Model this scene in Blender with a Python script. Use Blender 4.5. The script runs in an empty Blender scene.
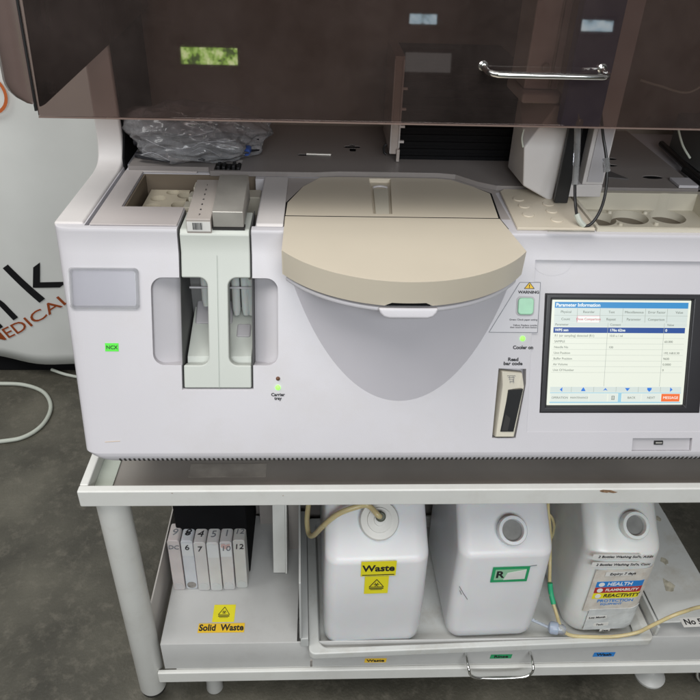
import bpy, bmesh, math, random
from mathutils import Vector as V, Matrix, noise
random.seed(7)
S = bpy.context.scene
COL = S.collection
# ---------------------------------------------------------------- camera
F = 700.; TH = math.radians(33.6); PS = math.radians(3.2); RO = math.radians(2.0); CAM = V((0, 0, 1.28))
fw = V((math.sin(PS)*math.cos(TH), math.cos(PS)*math.cos(TH), -math.sin(TH)))
_a = V((math.cos(PS), -math.sin(PS), 0)); _u = _a.cross(fw)
rt = _a*math.cos(RO)+_u*math.sin(RO); up = -_a*math.sin(RO)+_u*math.cos(RO)
cd = bpy.data.cameras.new('camera'); cam = bpy.data.objects.new('camera', cd); COL.objects.link(cam)
cd.sensor_width = 36; cd.lens = 36*F/700.; cd.clip_start = .02; cd.clip_end = 100
M = Matrix((rt, up, -fw)).transposed().to_4x4(); M.translation = CAM; cam.matrix_world = M
S.camera = cam
S.render.engine = 'CYCLES'
S.cycles.max_bounces = 10; S.cycles.transparent_max_bounces = 16
# ---------------------------------------------------------------- world, lamps, exposure
w = bpy.data.worlds.new("World"); S.world = w; w.use_nodes = True
w.node_tree.nodes['Background'].inputs[0].default_value = (1, .97, .95, 1)
w.node_tree.nodes['Background'].inputs[1].default_value = .15
def area(name, loc, target, sx, sy, power, color):
    l = bpy.data.lights.new(name, 'AREA'); l.shape = 'RECTANGLE'; l.size = sx; l.size_y = sy; l.energy = power; l.color = color
    o = bpy.data.objects.new(name, l); COL.objects.link(o); o.location = loc
    o.rotation_euler = (V(target)-V(loc)).to_track_quat('-Z', 'Y').to_euler(); return o
area('ceiling_lamp', (-.35, -.25, 3.3), (.1, .75, .6), 2.6, 1.3, 50, (1, .975, .94))
area('doorway_light', (.3, -2.4, 2.35), (.15, .9, .3), 2.4, 0.9, 74, (.93, .97, 1))
area('banner_fill_light', (-2.0, .5, 3.0), (-.9, 1.8, .2), 1.6, 1.2, 30, (1, 1, .98))  # unseen fill added to brighten the banner
S.view_settings.view_transform = 'Standard'; S.view_settings.look = 'None'
S.view_settings.exposure = 0; S.view_settings.gamma = 1

# ---------------------------------------------------------------- pixel ray on a real plane (700 px photo)
def ray(x, y): return fw+rt*((x-350)/F)-up*((y-350)/F)
def onX(x, y, v): d = ray(x, y); return CAM+d*(v/d.x)
def onY(x, y, v): d = ray(x, y); return CAM+d*(v/d.y)
def onZ(x, y, v): d = ray(x, y); return CAM+d*((v-1.28)/d.z)

# ---------------------------------------------------------------- materials
def mat(name, color, rough=.45, metal=0, spec=.5, var=.04, vscale=12, bump=.0, bscale=200, emit=None, estr=1, sss=0, trans=0, coat=0, dirt=None, dirt_amt=0, dscale=9):
    m = bpy.data.materials.new(name); m.use_nodes = True; nt = m.node_tree; b = nt.nodes['Principled BSDF']
    b.inputs['Roughness'].default_value = rough; b.inputs['Metallic'].default_value = metal
    b.inputs['Specular IOR Level'].default_value = spec
    b.inputs['Coat Weight'].default_value = coat
    if sss: b.inputs['Subsurface Weight'].default_value = sss; b.inputs['Subsurface Scale'].default_value = .02
    tc = nt.nodes.new('ShaderNodeTexCoord')
    c4 = (*color, 1)
    n = nt.nodes.new('ShaderNodeTexNoise'); n.inputs['Scale'].default_value = vscale; n.inputs['Detail'].default_value = 6
    nt.links.new(tc.outputs['Object'], n.inputs['Vector'])
    r = nt.nodes.new('ShaderNodeMapRange'); r.inputs[1].default_value = .3; r.inputs[2].default_value = .7
    r.inputs[3].default_value = 1-var; r.inputs[4].default_value = 1+var
    nt.links.new(n.outputs[0], r.inputs[0])
    mx = nt.nodes.new('ShaderNodeMix'); mx.data_type = 'RGBA'; mx.blend_type = 'MULTIPLY'; mx.inputs[0].default_value = 1
    mx.inputs[6].default_value = c4; nt.links.new(r.outputs[0], mx.inputs[7])
    out = mx.outputs[2]
    if dirt:
        n2 = nt.nodes.new('ShaderNodeTexNoise'); n2.inputs['Scale'].default_value = dscale; n2.inputs['Detail'].default_value = 9; n2.inputs['Roughness'].default_value = .72
        nt.links.new(tc.outputs['Object'], n2.inputs['Vector'])
        rr = nt.nodes.new('ShaderNodeMapRange'); rr.inputs[1].default_value = .5; rr.inputs[2].default_value = .72; rr.inputs[4].default_value = dirt_amt
        nt.links.new(n2.outputs[0], rr.inputs[0])
        m2 = nt.nodes.new('ShaderNodeMix'); m2.data_type = 'RGBA'; nt.links.new(rr.outputs[0], m2.inputs[0]); nt.links.new(out, m2.inputs[6]); m2.inputs[7].default_value = (*dirt, 1)
        out = m2.outputs[2]
    nt.links.new(out, b.inputs['Base Color'])
    # roughness variation
    r3 = nt.nodes.new('ShaderNodeMapRange'); r3.inputs[3].default_value = max(0, rough-.08); r3.inputs[4].default_value = min(1, rough+.1)
    nt.links.new(n.outputs[0], r3.inputs[0]); nt.links.new(r3.outputs[0], b.inputs['Roughness'])
    if bump:
        nb = nt.nodes.new('ShaderNodeTexNoise'); nb.inputs['Scale'].default_value = bscale; nb.inputs['Detail'].default_value = 3
        nt.links.new(tc.outputs['Object'], nb.inputs['Vector'])
        bp = nt.nodes.new('ShaderNodeBump'); bp.inputs['Strength'].default_value = bump; bp.inputs['Distance'].default_value = .002
        nt.links.new(nb.outputs[0], bp.inputs['Height']); nt.links.new(bp.outputs[0], b.inputs['Normal'])
    if emit: b.inputs['Emission Color'].default_value = (*emit, 1); b.inputs['Emission Strength'].default_value = estr
    return m
def film(name, tcol, rough=.04, haze=.03, hcol=(.7, .7, .7), bump=0, bscale=40, ior=1.5, gl=1.0):
    m = bpy.data.materials.new(name); m.use_nodes = True; nt = m.node_tree; nt.nodes.clear()
    o = nt.nodes.new('ShaderNodeOutputMaterial'); t = nt.nodes.new('ShaderNodeBsdfTransparent'); t.inputs[0].default_value = (*tcol, 1)
    g = nt.nodes.new('ShaderNodeBsdfGlossy'); g.inputs['Roughness'].default_value = rough; g.inputs[0].default_value = (gl, gl, gl, 1)
    f = nt.nodes.new('ShaderNodeFresnel'); f.inputs[0].default_value = ior
    d = nt.nodes.new('ShaderNodeBsdfDiffuse'); d.inputs[0].default_value = (*hcol, 1)
    tc = nt.nodes.new('ShaderNodeTexCoord')
    n = nt.nodes.new('ShaderNodeTexNoise'); n.inputs['Scale'].default_value = 6; n.inputs['Detail'].default_value = 8; n.inputs['Roughness'].default_value = .7
    nt.links.new(tc.outputs['Object'], n.inputs['Vector'])
    mr = nt.nodes.new('ShaderNodeMapRange'); mr.inputs[1].default_value = .35; mr.inputs[2].default_value = .75; mr.inputs[3].default_value = haze*.5; mr.inputs[4].default_value = haze*1.7
    nt.links.new(n.outputs[0], mr.inputs[0])
    m1 = nt.nodes.new('ShaderNodeMixShader'); nt.links.new(mr.outputs[0], m1.inputs[0]); nt.links.new(t.outputs[0], m1.inputs[1]); nt.links.new(d.outputs[0], m1.inputs[2])
    m2 = nt.nodes.new('ShaderNodeMixShader'); nt.links.new(f.outputs[0], m2.inputs[0]); nt.links.new(m1.outputs[0], m2.inputs[1]); nt.links.new(g.outputs[0], m2.inputs[2])
    nt.links.new(m2.outputs[0], o.inputs[0])
    if bump:
        nb = nt.nodes.new('ShaderNodeTexNoise'); nb.inputs['Scale'].default_value = bscale; nb.inputs['Detail'].default_value = 4
        nt.links.new(tc.outputs['Object'], nb.inputs['Vector'])
        bp = nt.nodes.new('ShaderNodeBump'); bp.inputs['Strength'].default_value = bump; bp.inputs['Distance'].default_value = .01
        nt.links.new(nb.outputs[0], bp.inputs['Height'])
        for q in (g, d, f): nt.links.new(bp.outputs[0], q.inputs['Normal'])
    return m
WHITE = mat('body_plastic', (.585, .57, .60), .38, bump=.06, bscale=900, var=.03, vscale=4, dirt=(.50, .46, .42), dirt_amt=.25, dscale=6)
WHITE2 = mat('side_plastic', (.64, .61, .60), .45, bump=.05, bscale=900, var=.03)
DECK = mat('deck_plate', (.48, .44, .43), .4, var=.04, bump=.03, bscale=500)  # warm tint of the smoked hood put into the plate colour
DECKREAR = mat('rear_deck_plate', (.27, .245, .235), .38, var=.06, vscale=7, dirt=(.25, .22, .2), dirt_amt=.35, dscale=14)  # own grey, plus the hood's shade and warm tint in the colour
GREYP = mat('grey_plastic', (.47, .455, .475), .45, var=.02, bump=.04, bscale=900)
BEIGE = mat('beige_plastic', (.64, .575, .465), .42, var=.03, vscale=6, bump=.04, bscale=700)
BEIGE2 = mat('pale_beige_plastic', (.62, .58, .48), .42, var=.03)
GREENW = mat('pale_green_plastic', (.53, .555, .515), .4, var=.02, bump=.03, bscale=900)
BLACK = mat('black_plastic', (.012, .012, .013), .4, var=.1)
DARK = mat('dark_interior', (.03, .028, .027), .6, var=.2)
MATTE = mat('black_felt', (.008, .008, .009), .9, spec=.1, var=.2)
CART = mat('cart_paint', (.70, .70, .67), .38, var=.03, vscale=9, bump=.04, bscale=400, dirt=(.34, .28, .2), dirt_amt=.12, dscale=22)
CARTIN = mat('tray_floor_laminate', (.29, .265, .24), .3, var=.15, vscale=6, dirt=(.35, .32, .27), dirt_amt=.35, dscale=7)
SHELF = mat('box_paint', (.55, .55, .54), .4, var=.05, vscale=6, dirt=(.36, .34, .32), dirt_amt=.25, dscale=11)
SHELFBACK = mat('back_sheet', (.36, .33, .31), .5, var=.08)
TRAYW = mat('moulded_tray', (.62, .63, .61), .33, var=.05, vscale=8, dirt=(.42, .37, .29), dirt_amt=.5, dscale=13)
JUG = mat('jug_plastic', (.76, .76, .775), .33, sss=.35, var=.06, vscale=5, bump=.12, bscale=45)
JUG2 = mat('clear_jug_plastic', (.76, .76, .74), .3, sss=.35, var=.07, vscale=9, bump=.15, bscale=35)
HOLE = mat('jug_opening_shade', (.20, .20, .19), .5, var=.25, vscale=30)  # for the dark disc in the neck; shade of the opening in its colour
YEL = mat('yellow_label', (.85, .76, .02), .5, var=.03)
ORY = mat('amber_label', (.88, .56, .03), .5, var=.03)
GRN = mat('green_label', (.02, .34, .13), .5, var=.05)
GRN2 = mat('green_tape', (.03, .42, .2), .5, var=.05)
BLU = mat('blue_label', (.02, .22, .62), .5, var=.05)
RED = mat('red_label', (.45, .03, .03), .5, var=.05)
PAPER = mat('white_paper', (.74, .73, .70), .6, var=.06, vscale=40)
INK = mat('black_ink', (.015, .015, .018), .6, var=.1)
GREYINK = mat('faded_ink', (.16, .17, .19), .6, var=.1)
WINK = mat('white_ink', (.8, .8, .8), .6)
NEON = mat('neon_green_sticker', (.10, .80, .06), .5, var=.03)
METAL = mat('brushed_metal', (.52, .50, .46), .42, metal=.6, var=.1, vscale=30)
CHROME = mat('polished_chrome', (.80, .80, .78), .12, metal=1, var=.03)
HOSE = mat('yellowed_hose', (.60, .50, .27), .28, sss=.2, var=.08, vscale=30)
CABLE = mat('white_cable_sheath', (.50, .53, .47), .45, var=.05)
CONC = mat('concrete', (.084, .079, .062), .40, var=.5, vscale=5, bump=.6, bscale=160, dirt=(.17, .155, .125), dirt_amt=.6, dscale=38)
BANNER = mat('banner_cloth', (.66, .67, .65), .55, var=.05, vscale=5)
ORINK = mat('orange_ink', (.50, .12, .03), .55, var=.04)
WALLM = mat('dark_wall_paint', (.20, .20, .19), .7, var=.2)
NAVY = mat('navy_plastic', (.07, .08, .22), .4, var=.05)
LEDG = mat('lit_green_lamp', (.2, .8, .1), .3, emit=(.25, 1, .1), estr=1.4)
LEDOFF = mat('unlit_lamp', (.14, .06, .03), .3)
BTN = mat('pale_green_button', (.38, .70, .48), .3, var=.08, vscale=60)
CLEAR = mat('frosted_strip', (.45, .40, .37), .3, var=.1, vscale=50)
HOODM = film('smoked_acrylic', (.60, .525, .50), .02, haze=.055, hcol=(.36, .29, .27), ior=1.5)
HOODE = mat('smoked_acrylic_edge', (.20, .145, .125), .25, var=.05)
CHEEK = mat('smoked_cheek_acrylic', (.115, .082, .073), .22, var=.12, vscale=14)
BAGM = film('clear_bag_film', (.93, .93, .94), .16, haze=.30, hcol=(.66, .66, .69), bump=.35, bscale=16, gl=.8)
POCK = film('clear_pocket_film', (.96, .96, .97), .28, haze=.03, hcol=(.66, .65, .67))
CLP = film('clear_filter_plastic', (.85, .88, .93), .15, haze=.35, hcol=(.62, .68, .78))
def emis(name, col, s):
    m = bpy.data.materials.new(name); m.use_nodes = True; nt = m.node_tree; b = nt.nodes['Principled BSDF']
    b.inputs['Base Color'].default_value = (.02, .02, .02, 1); b.inputs['Roughness'].default_value = .3
    b.inputs['Emission Color'].default_value = (*col, 1); b.inputs['Emission Strength'].default_value = s
    return m
SCW = emis('lit_screen_cream', (.84, .88, .77), .98); SCH = emis('lit_screen_blue', (.03, .28, .62), .95); SCN = emis('lit_screen_navy', (.01, .07, .32), .95)
SCG = emis('lit_screen_grey', (.70, .78, .74), .95); SCL = emis('lit_screen_line', (.42, .47, .42), .9); SCB = emis('lit_screen_button', (.78, .84, .78), .95)
SCA = emis('lit_screen_arrow', (.02, .20, .75), .95); SCO = emis('lit_screen_orange', (.95, .17, .03), .95); SCT = emis('lit_screen_text', (.16, .19, .16), .9)
SCP = emis('lit_screen_pink', (.92, .55, .62), .95); SCWH = emis('lit_screen_white', (.9, .95, .9), 1); SCC = emis('lit_screen_pale_blue', (.36, .65, .8), .95)
def window_mat():
    m = bpy.data.materials.new('daylit_garden_pane'); m.use_nodes = True; nt = m.node_tree; b = nt.nodes['Principled BSDF']
    tc = nt.nodes.new('ShaderNodeTexCoord'); n = nt.nodes.new('ShaderNodeTexNoise'); n.inputs['Scale'].default_value = 14; n.inputs['Detail'].default_value = 8
    nt.links.new(tc.outputs['Object'], n.inputs[0]); r = nt.nodes.new('ShaderNodeValToRGB')
    r.color_ramp.elements[0].position = .40; r.color_ramp.elements[0].color = (.08, .22, .02, 1)
    r.color_ramp.elements[1].position = .62; r.color_ramp.elements[1].color = (.75, 1, .35, 1)
    nt.links.new(n.outputs[0], r.inputs[0]); nt.links.new(r.outputs[0], b.inputs['Emission Color']); b.inputs['Emission Strength'].default_value = 8
    return m
def pane_mat(name, lo, mid, hi, scale, k):
    m = bpy.data.materials.new(name); m.use_nodes = True; nt = m.node_tree; b = nt.nodes['Principled BSDF']
    tc = nt.nodes.new('ShaderNodeTexCoord'); n = nt.nodes.new('ShaderNodeTexNoise'); n.inputs['Scale'].default_value = scale; n.inputs['Detail'].default_value = 9; n.inputs['Roughness'].default_value = .7
    nt.links.new(tc.outputs['Object'], n.inputs[0]); r = nt.nodes.new('ShaderNodeValToRGB')
    r.color_ramp.elements[0].position = .40; r.color_ramp.elements[0].color = (*lo, 1)
    r.color_ramp.elements[1].position = .60; r.color_ramp.elements[1].color = (*hi, 1)
    e = r.color_ramp.elements.new(.48); e.color = (*mid, 1)
    nt.links.new(n.outputs[0], r.inputs[0]); nt.links.new(r.outputs[0], b.inputs['Emission Color']); b.inputs['Emission Strength'].default_value = k
    return m
WING = pane_mat('daylit_foliage_pane', (.03, .09, .01), (.35, .65, .08), (.85, 1, .5), 17, 9); WINB = pane_mat('daylit_sky_pane', (.05, .09, .08), (.45, .68, .82), (.75, .93, 1), 9, 7)

# ---------------------------------------------------------------- mesh helpers
def face(bm, vs):
    try: bm.faces.new(vs)
    except ValueError: pass
def loft(bm, rings, cap=True, closed=True):
    R = [[bm.verts.new(p) for p in r] for r in rings]; n = len(R[0])
    for a, b in zip(R, R[1:]):
        for i in range(n if closed else n-1): face(bm, (a[i], a[(i+1) % n], b[(i+1) % n], b[i]))
    if cap: face(bm, R[0][::-1]); face(bm, R[-1])
def box(bm, x0, x1, y0, y1, z0, z1):
    loft(bm, [[(x0, y0, z), (x1, y0, z), (x1, y1, z), (x0, y1, z)] for z in (z0, z1)])
def prx(bm, pts, x0, x1): loft(bm, [[(x, y, z) for y, z in pts] for x in (x0, x1)])
def prz(bm, pts, z0, z1): loft(bm, [[(x, y, z) for x, y in pts] for z in (z0, z1)])
class Fr:
    def __init__(s, o, ux, uy): s.o = V(o); s.x = V(ux).normalized(); s.y = V(uy).normalized(); s.n = s.x.cross(s.y)
    def p(s, u, v, d=0): return s.o+s.x*u+s.y*v+s.n*d
    def px(s, x, y):
        r = ray(x, y); k = (s.o-CAM).dot(s.n)/r.dot(s.n); q = CAM+r*k-s.o; return q.dot(s.x), q.dot(s.y)
def frp(bm, f, pts, d0, d1): loft(bm, [[f.p(u, v, d) for u, v in pts] for d in (d0, d1)])
def frr(bm, f, u0, u1, v0, v1, d0, d1): frp(bm, f, [(u0, v0), (u1, v0), (u1, v1), (u0, v1)], d0, d1)
def rrect(x0, x1, y0, y1, r, n=6):
    o = []
    for cx, cy, a in ((x1-r, y0+r, -90), (x1-r, y1-r, 0), (x0+r, y1-r, 90), (x0+r, y0+r, 180)):
        for i in range(n+1): t = math.radians(a+90*i/n); o.append((cx+r*math.cos(t), cy+r*math.sin(t)))
    return o
def circ(cx, cy, r, n=32, ry=None): return [(cx+r*math.cos(2*math.pi*i/n), cy+(ry or r)*math.sin(2*math.pi*i/n)) for i in range(n)]
def smooth_path(pts, k=8):
    P = [V(p) for p in pts]; P = [P[0]*2-P[1]]+P+[P[-1]*2-P[-2]]; o = []
    for i in range(1, len(P)-2):
        for j in range(k):
            t = j/k; a, b, c, d = P[i-1:i+3]
            o.append(.5*((2*b)+(c-a)*t+(2*a-5*b+4*c-d)*t*t+(3*b-a-3*c+d)*t**3))
    o.append(P[-2]); return o
def tube(bm, pts, r, n=12, smooth=True, k=8):
    P = smooth_path(pts, k) if smooth else [V(p) for p in pts]
    t = (P[1]-P[0]).normalized(); nrm = t.orthogonal().normalized(); rings = []
    for i, p in enumerate(P):
        t2 = (P[min(i+1, len(P)-1)]-P[max(i-1, 0)]).normalized()
        nrm = (nrm-t2*nrm.dot(t2)).normalized(); bn = t2.cross(nrm)
        rr = r[i*len(r)//len(P)] if isinstance(r, (list, tuple)) else r
        rings.append([p+nrm*(rr*math.cos(2*math.pi*j/n))+bn*(rr*math.sin(2*math.pi*j/n)) for j in range(n)])
    loft(bm, rings)
def lathe(bm, o, axis, prof, n=40, cap=True):
    o = V(o); ax = V(axis).normalized(); a = ax.orthogonal().normalized(); b = ax.cross(a)
    loft(bm, [[o+ax*h+a*(r*math.cos(2*math.pi*j/n))+b*(r*math.sin(2*math.pi*j/n)) for j in range(n)] for r, h in prof], cap=cap)
BM = bmesh.new
def tomesh(bm, name):
    bmesh.ops.recalc_face_normals(bm, faces=bm.faces); me = bpy.data.meshes.new(name); bm.to_mesh(me); bm.free(); return me
def obj(name, bm, m, parent=None, bevel=0, seg=2, cut=None, smooth=35, subsurf=0, weighted=True, label=None, angle=30, dirt=None):
    me = tomesh(bm, name); o = bpy.data.objects.new(name, me); COL.objects.link(o); tmp = []
    for c in (cut or []):
        cm = tomesh(c, 'cutter'); co = bpy.data.objects.new('cutter', cm); COL.objects.link(co); tmp.append(co)
        md = o.modifiers.new('b', 'BOOLEAN'); md.operation = 'DIFFERENCE'; md.object = co; md.solver = 'EXACT'
    if bevel:
        md = o.modifiers.new('v', 'BEVEL'); md.width = bevel; md.segments = seg; md.limit_method = 'ANGLE'; md.angle_limit = math.radians(angle); md.use_clamp_overlap = True
    if subsurf: md = o.modifiers.new('s', 'SUBSURF'); md.levels = subsurf; md.render_levels = subsurf
    if o.modifiers:
        bpy.context.view_layer.update(); dg = bpy.context.evaluated_depsgraph_get()
        nm = bpy.data.meshes.new_from_object(o.evaluated_get(dg)); o.modifiers.clear(); o.data = nm; nm.name = name
    for c in tmp: bpy.data.objects.remove(c)
    me = o.data; me.materials.clear(); me.materials.append(m)
    me.polygons.foreach_set('use_smooth', [True]*len(me.polygons))
    if bevel and not subsurf and weighted:
        me.set_sharp_from_angle(angle=math.radians(max(smooth or 50, 50)))
        md = o.modifiers.new('w', 'WEIGHTED_NORMAL'); md.weight = 100; md.keep_sharp = True; md.mode = 'FACE_AREA'
        bpy.context.view_layer.update(); nm = bpy.data.meshes.new_from_object(o.evaluated_get(bpy.context.evaluated_depsgraph_get())); o.modifiers.clear(); o.data = nm; nm.name = name
    elif smooth is not None: me.set_sharp_from_angle(angle=math.radians(smooth))
    if parent: attach(o, parent)
    if label: o['label'] = label
    return o
def attach(o, parent):
    o.parent = parent
    if 'wl' in WL.get(parent.name, {}): o.location = -WL[parent.name]['wl']
WL = {}
def thing(name, label, cat, loc=(0, 0, 0), group=None):
    o = bpy.data.objects.new(name, None); COL.objects.link(o); o.location = loc; o.empty_display_size = .05
    WL[o.name] = {'wl': V(loc)}; o['label'] = label; o['category'] = cat
    if group: o['group'] = group
    return o
def tag(o, label, cat, group=None):
    o['label'] = label; o['category'] = cat
    if group: o['group'] = group
    return o
def text(name, body, size, f, u, v, m, parent, d=.0008, align='CENTER', rot=0, bold=0, sx=1, th=.0002, shear=0):
    c = bpy.data.curves.new(name, 'FONT'); c.body = body; c.size = size; c.align_x = align; c.align_y = 'CENTER'; c.extrude = th; c.offset = bold*size; c.resolution_u = 3; c.shear = shear; c.space_line = .85
    t = bpy.data.objects.new(name, c); COL.objects.link(t); bpy.context.view_layer.update()
    me = bpy.data.meshes.new_from_object(t.evaluated_get(bpy.context.evaluated_depsgraph_get())); bpy.data.objects.remove(t)
    ca, sa = math.cos(rot), math.sin(rot)
    for q in me.vertices:
        x, y, z = q.co; x *= sx; q.co = f.p(u+x*ca-y*sa, v+x*sa+y*ca, d+z)
    me.materials.clear(); me.materials.append(m)
    o = bpy.data.objects.new(name, me); COL.objects.link(o)
    if parent: attach(o, parent)
    return o
def join_meshes(name, objs, m, parent):
    bm = bmesh.new()
    for o in objs: bm.from_mesh(o.data)
    me = bpy.data.meshes.new(name); bm.to_mesh(me); bm.free(); me.materials.append(m)
    for o in objs: bpy.data.objects.remove(o)
    o = bpy.data.objects.new(name, me); COL.objects.link(o)
    if parent: attach(o, parent)
    return o
def biohazard(name, f, u, v, s, parent, d=.0012):
    """triangle outline with a trefoil and two small lines of print"""
    bm = BM(); t = s*.1
    P = [(u-s, v-s*.6), (u+s, v-s*.6), (u, v+s)]
    for i in range(3):
        a = V(P[i]); b = V(P[(i+1) % 3]); n = (b-a).normalized(); q = V((-n.y, n.x))*t*.5
        frp(bm, f, [tuple(a-q), tuple(b-q), tuple(b+q), tuple(a+q)], d, d+.0003+.0001*i)
    for k in range(3):
        a = math.radians(90+120*k); cx, cy = u+math.cos(a)*s*.22, v-.08*s+math.sin(a)*s*.22
        pts = [(cx+math.cos(a+r)*s*.21, cy+math.sin(a+r)*s*.21) for r in [math.radians(x) for x in range(40, 321, 20)]]
        pin = [(cx+math.cos(a+r)*s*.13, cy+math.sin(a+r)*s*.13) for r in [math.radians(x) for x in range(40, 321, 20)]]
        for i in range(len(pts)-1): frp(bm, f, [pts[i], pts[i+1], pin[i+1], pin[i]], d, d+.0003+.0001*k)
    frp(bm, f, circ(u, v-.08*s, s*.1, 12), d, d+.0007)
    frr(bm, f, u-s, u+s, v-s*.98, v-s*.8, d, d+.0003); frr(bm, f, u-s*.8, u+s*.8, v-s*1.2, v-s*1.12, d, d+.0003)
    return obj(name, bm, INK, parent)

# ================================================================ SETTING
bm = BM(); bmesh.ops.create_grid(bm, x_segments=2, y_segments=2, size=9); [setattr(q.co, 'z', -.07) for q in bm.verts]
fl = obj('floor', bm, CONC); fl['kind'] = 'structure'
bm = BM(); box(bm, -5, 5, 3.3, 3.4, -.07, 3.6); o = obj('wall', bm, WALLM); tag(o, 'dark warehouse wall far behind the white banner', 'wall'); 
bm = BM(); box(bm, -5, 5, -4.2, -4.05, -.07, 3.6); o = obj('wall', bm, WALLM); tag(o, 'dark warehouse wall with small bright windows facing the machine', 'wall')
def room_window(x0, x1, z0, z1, m, label):
    t = thing('window', label, 'window', ((x0+x1)/2, -4.03, z0), 'small bright windows mirrored in the hood')
    bm = BM(); box(bm, x0, x1, -4.04, -4.025, z0, z1); obj('pane', bm, m, t)
    bm = BM(); e = .03
    box(bm, x0-e, x0, -4.05, -4.01, z0-e, z1+e); box(bm, x1, x1+e, -4.05, -4.01, z0-e, z1+e)
    box(bm, x0+.001, x1-.001, -4.05, -4.01, z0-e, z0); box(bm, x0+.001, x1-.001, -4.05, -4.01, z1, z1+e); obj('frame', bm, DARK, t)
room_window(-1.05, -.62, 1.17, 1.29, WING, 'small window full of green foliage, reflected in the hood above the plastic bag')
room_window(.69, .90, 1.49, 1.56, WINB, 'small pale blue window reflected high in the middle of the hood')
room_window(2.02, 2.27, 1.47, 1.55, WINB, 'small pale blue window reflected in the hood above the chrome handle')

room_window(.67, 1.03, 1.15, 1.29, emis('dim_hall_beyond', (.8, .78, .76), .9), 'dim low opening with grey light, reflected faintly behind the black bellows')
# banner
bt = thing('banner', 'white hanging cloth banner with black and orange tilted lettering behind the machine', 'banner', (-.9, 1.9, 0))
def bany(x, z): return 1.87+.012*math.sin(x*9+z*2)+.006*math.sin(x*23-z*3)+.003*math.sin(x*31+z*6)*max(0, .6-z)
bm = BM(); nx, nz = 90, 60; g = []
for j in range(nz+1):
    row = []
    for i in range(nx+1):
        x = -1.6+2.3*i/nx; z0 = -.003+.003*math.sin(x*9)-.12*(x+.9)*(1 if x < -.7 else .2); z = z0+(2.3-z0)*j/nz; row.append(bm.verts.new((x, bany(x, z), z)))
    g.append(row)
for j in range(nz):
    for i in range(nx): bm.faces.new((g[j][i], g[j][i+1], g[j+1][i+1], g[j+1][i]))
o = obj('cloth', bm, BANNER, bt, smooth=None)
sm = o.modifiers.new('s', 'SOLIDIFY'); sm.thickness = .001
bm = BM(); box(bm, -1.7, .8, 1.90, 1.99, -.069, .0); obj('black_strip', bm, MATTE, bt, bevel=.004)  # plain black box behind the banner's lower hem
bf = Fr((0, 1.868, 0), (1, 0, 0), (0, 0, 1))
def ban_text(name, body, size, px, py, m, rot, bold, sx=1):
    u, v = bf.px(px, py); o = text(name, body, size, bf, u, v, m, bt, rot=rot, bold=bold, align='RIGHT', th=.0002, sx=sx)
    b = bmesh.new(); b.from_mesh(o.data); bmesh.ops.triangulate(b, faces=b.faces)
    for _ in range(6):
        es = [e for e in b.edges if e.calc_length() > .009]
        if es: bmesh.ops.subdivide_edges(b, edges=es, cuts=1); bmesh.ops.triangulate(b, faces=[f for f in b.faces if len(f.verts) > 3])
    b.to_mesh(o.data); b.free()
    for q in o.data.vertices:
        d = q.co.y; q.co.y = bany(q.co.x, q.co.z)-.004
    return o
ban_text('black_letters', 'k', .205, 50, 268, INK, math.radians(35), 0, 1.2)
ban_text('black_letters', 'in', .205, 8, 297, INK, math.radians(35), 0, 1.2)
ban_text('orange_letters', 'MEDICAL', .049, 69, 297, ORINK, math.radians(31), .004, 1.55)
# an orange ring printed at the top of the banner
bm = BM(); u, v = bf.px(-12, 93)
P = circ(u, v, .052, 32); Q = circ(u, v, .044, 32)
for i in range(32):
    j = (i+1) % 32; frp(bm, bf, [P[i], P[j], Q[j], Q[i]], .012, .0124)
obj('orange_ring', bm, ORINK, bt)
# floor cable
bm = BM(); tube(bm, [(-1.3, 1.80, -.063), (-1.1, 1.815, -.063), (-1.0, 1.819, -.063), (-.922, 1.812, -.063), (-.850, 1.773, -.063), (-.806, 1.70, -.063), (-.803, 1.62, -.063), (-.836, 1.564, -.063), (-.898, 1.543, -.063), (-1.05, 1.52, -.063), (-1.3, 1.50, -.063)], .006, 10)
tag(obj('cable', bm, CABLE), 'thin white cable curving in a loop on the concrete floor', 'cable')
bm = BM(); tube(bm, [(-.86, 1.885, -.055), (-.80, 1.865, -.063), (-.70, 1.84, -.063), (-.6, 1.83, -.063)], .005, 10)
tag(obj('cable', bm, CABLE), 'short grey cable on the floor at the foot of the banner', 'cable')

# ================================================================ ANALYSER
A = thing('laboratory_analyser', 'large white benchtop laboratory analyser with beige lid, touch screen and raised smoked hood', 'analyser', (.3, 1.1, .505))
XL, XR = -.358, 1.0
ff = Fr((0, .795, .66), (1, 0, 0), (0, .419, .908))          # leaning front face
prof = [(.840, .5395), (.815, .545), (.795, .5550), (.779, .5655), (.7675, .5760), (.7635, .5850), (.7640, .5930), (.8826, .8504), (.8865, .8795), (.8885, .8838), (.894, .885)]
sp = [smooth_path([(0, a, b) for a, b in prof[:7]], 4)]
pr = [(p.y, p.z) for p in sp[0]]+prof[7:]+[(1.40, .885), (1.40, .541)]
cy_, cz_ = 1.0, .70
def inset(pts, d, flat=True):
    o = []
    for y, z in pts:
        y2 = y+d if y < 1.2 else y; z2 = z
        if z < .575: z2 = z+d*.9
        if z > .87 and not flat: z2 = z-d*.3
        o.append((min(y2, 1.40), z2))
    return o
rings = []
for x, d in ((XL, .016), (XL+.0015, .0105), (XL+.0045, .006), (XL+.009, .003), (XL+.016, .001), (XL+.024, 0), (XL+.036, 0), (XL+.050, 0), (XL+.070, 0), (XL+.100, 0), (XR, 0)):
    wt = max(0, 1-(x-XL)/.100)
    rings.append([(x+wt*min(.060, max(0, (.655-z)/.080)**2.7*.050)*(1 if y < 1.3 else 0), y, z) for y, z in inset(pr, d)])
bm = BM(); loft(bm, rings)
cuts = []
def cutter(fn): c = BM(); fn(c); cuts.append(c)
cutter(lambda c: box(c, -.280, -.100, .960, 1.104, .70, .95))                    # sample bay
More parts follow.
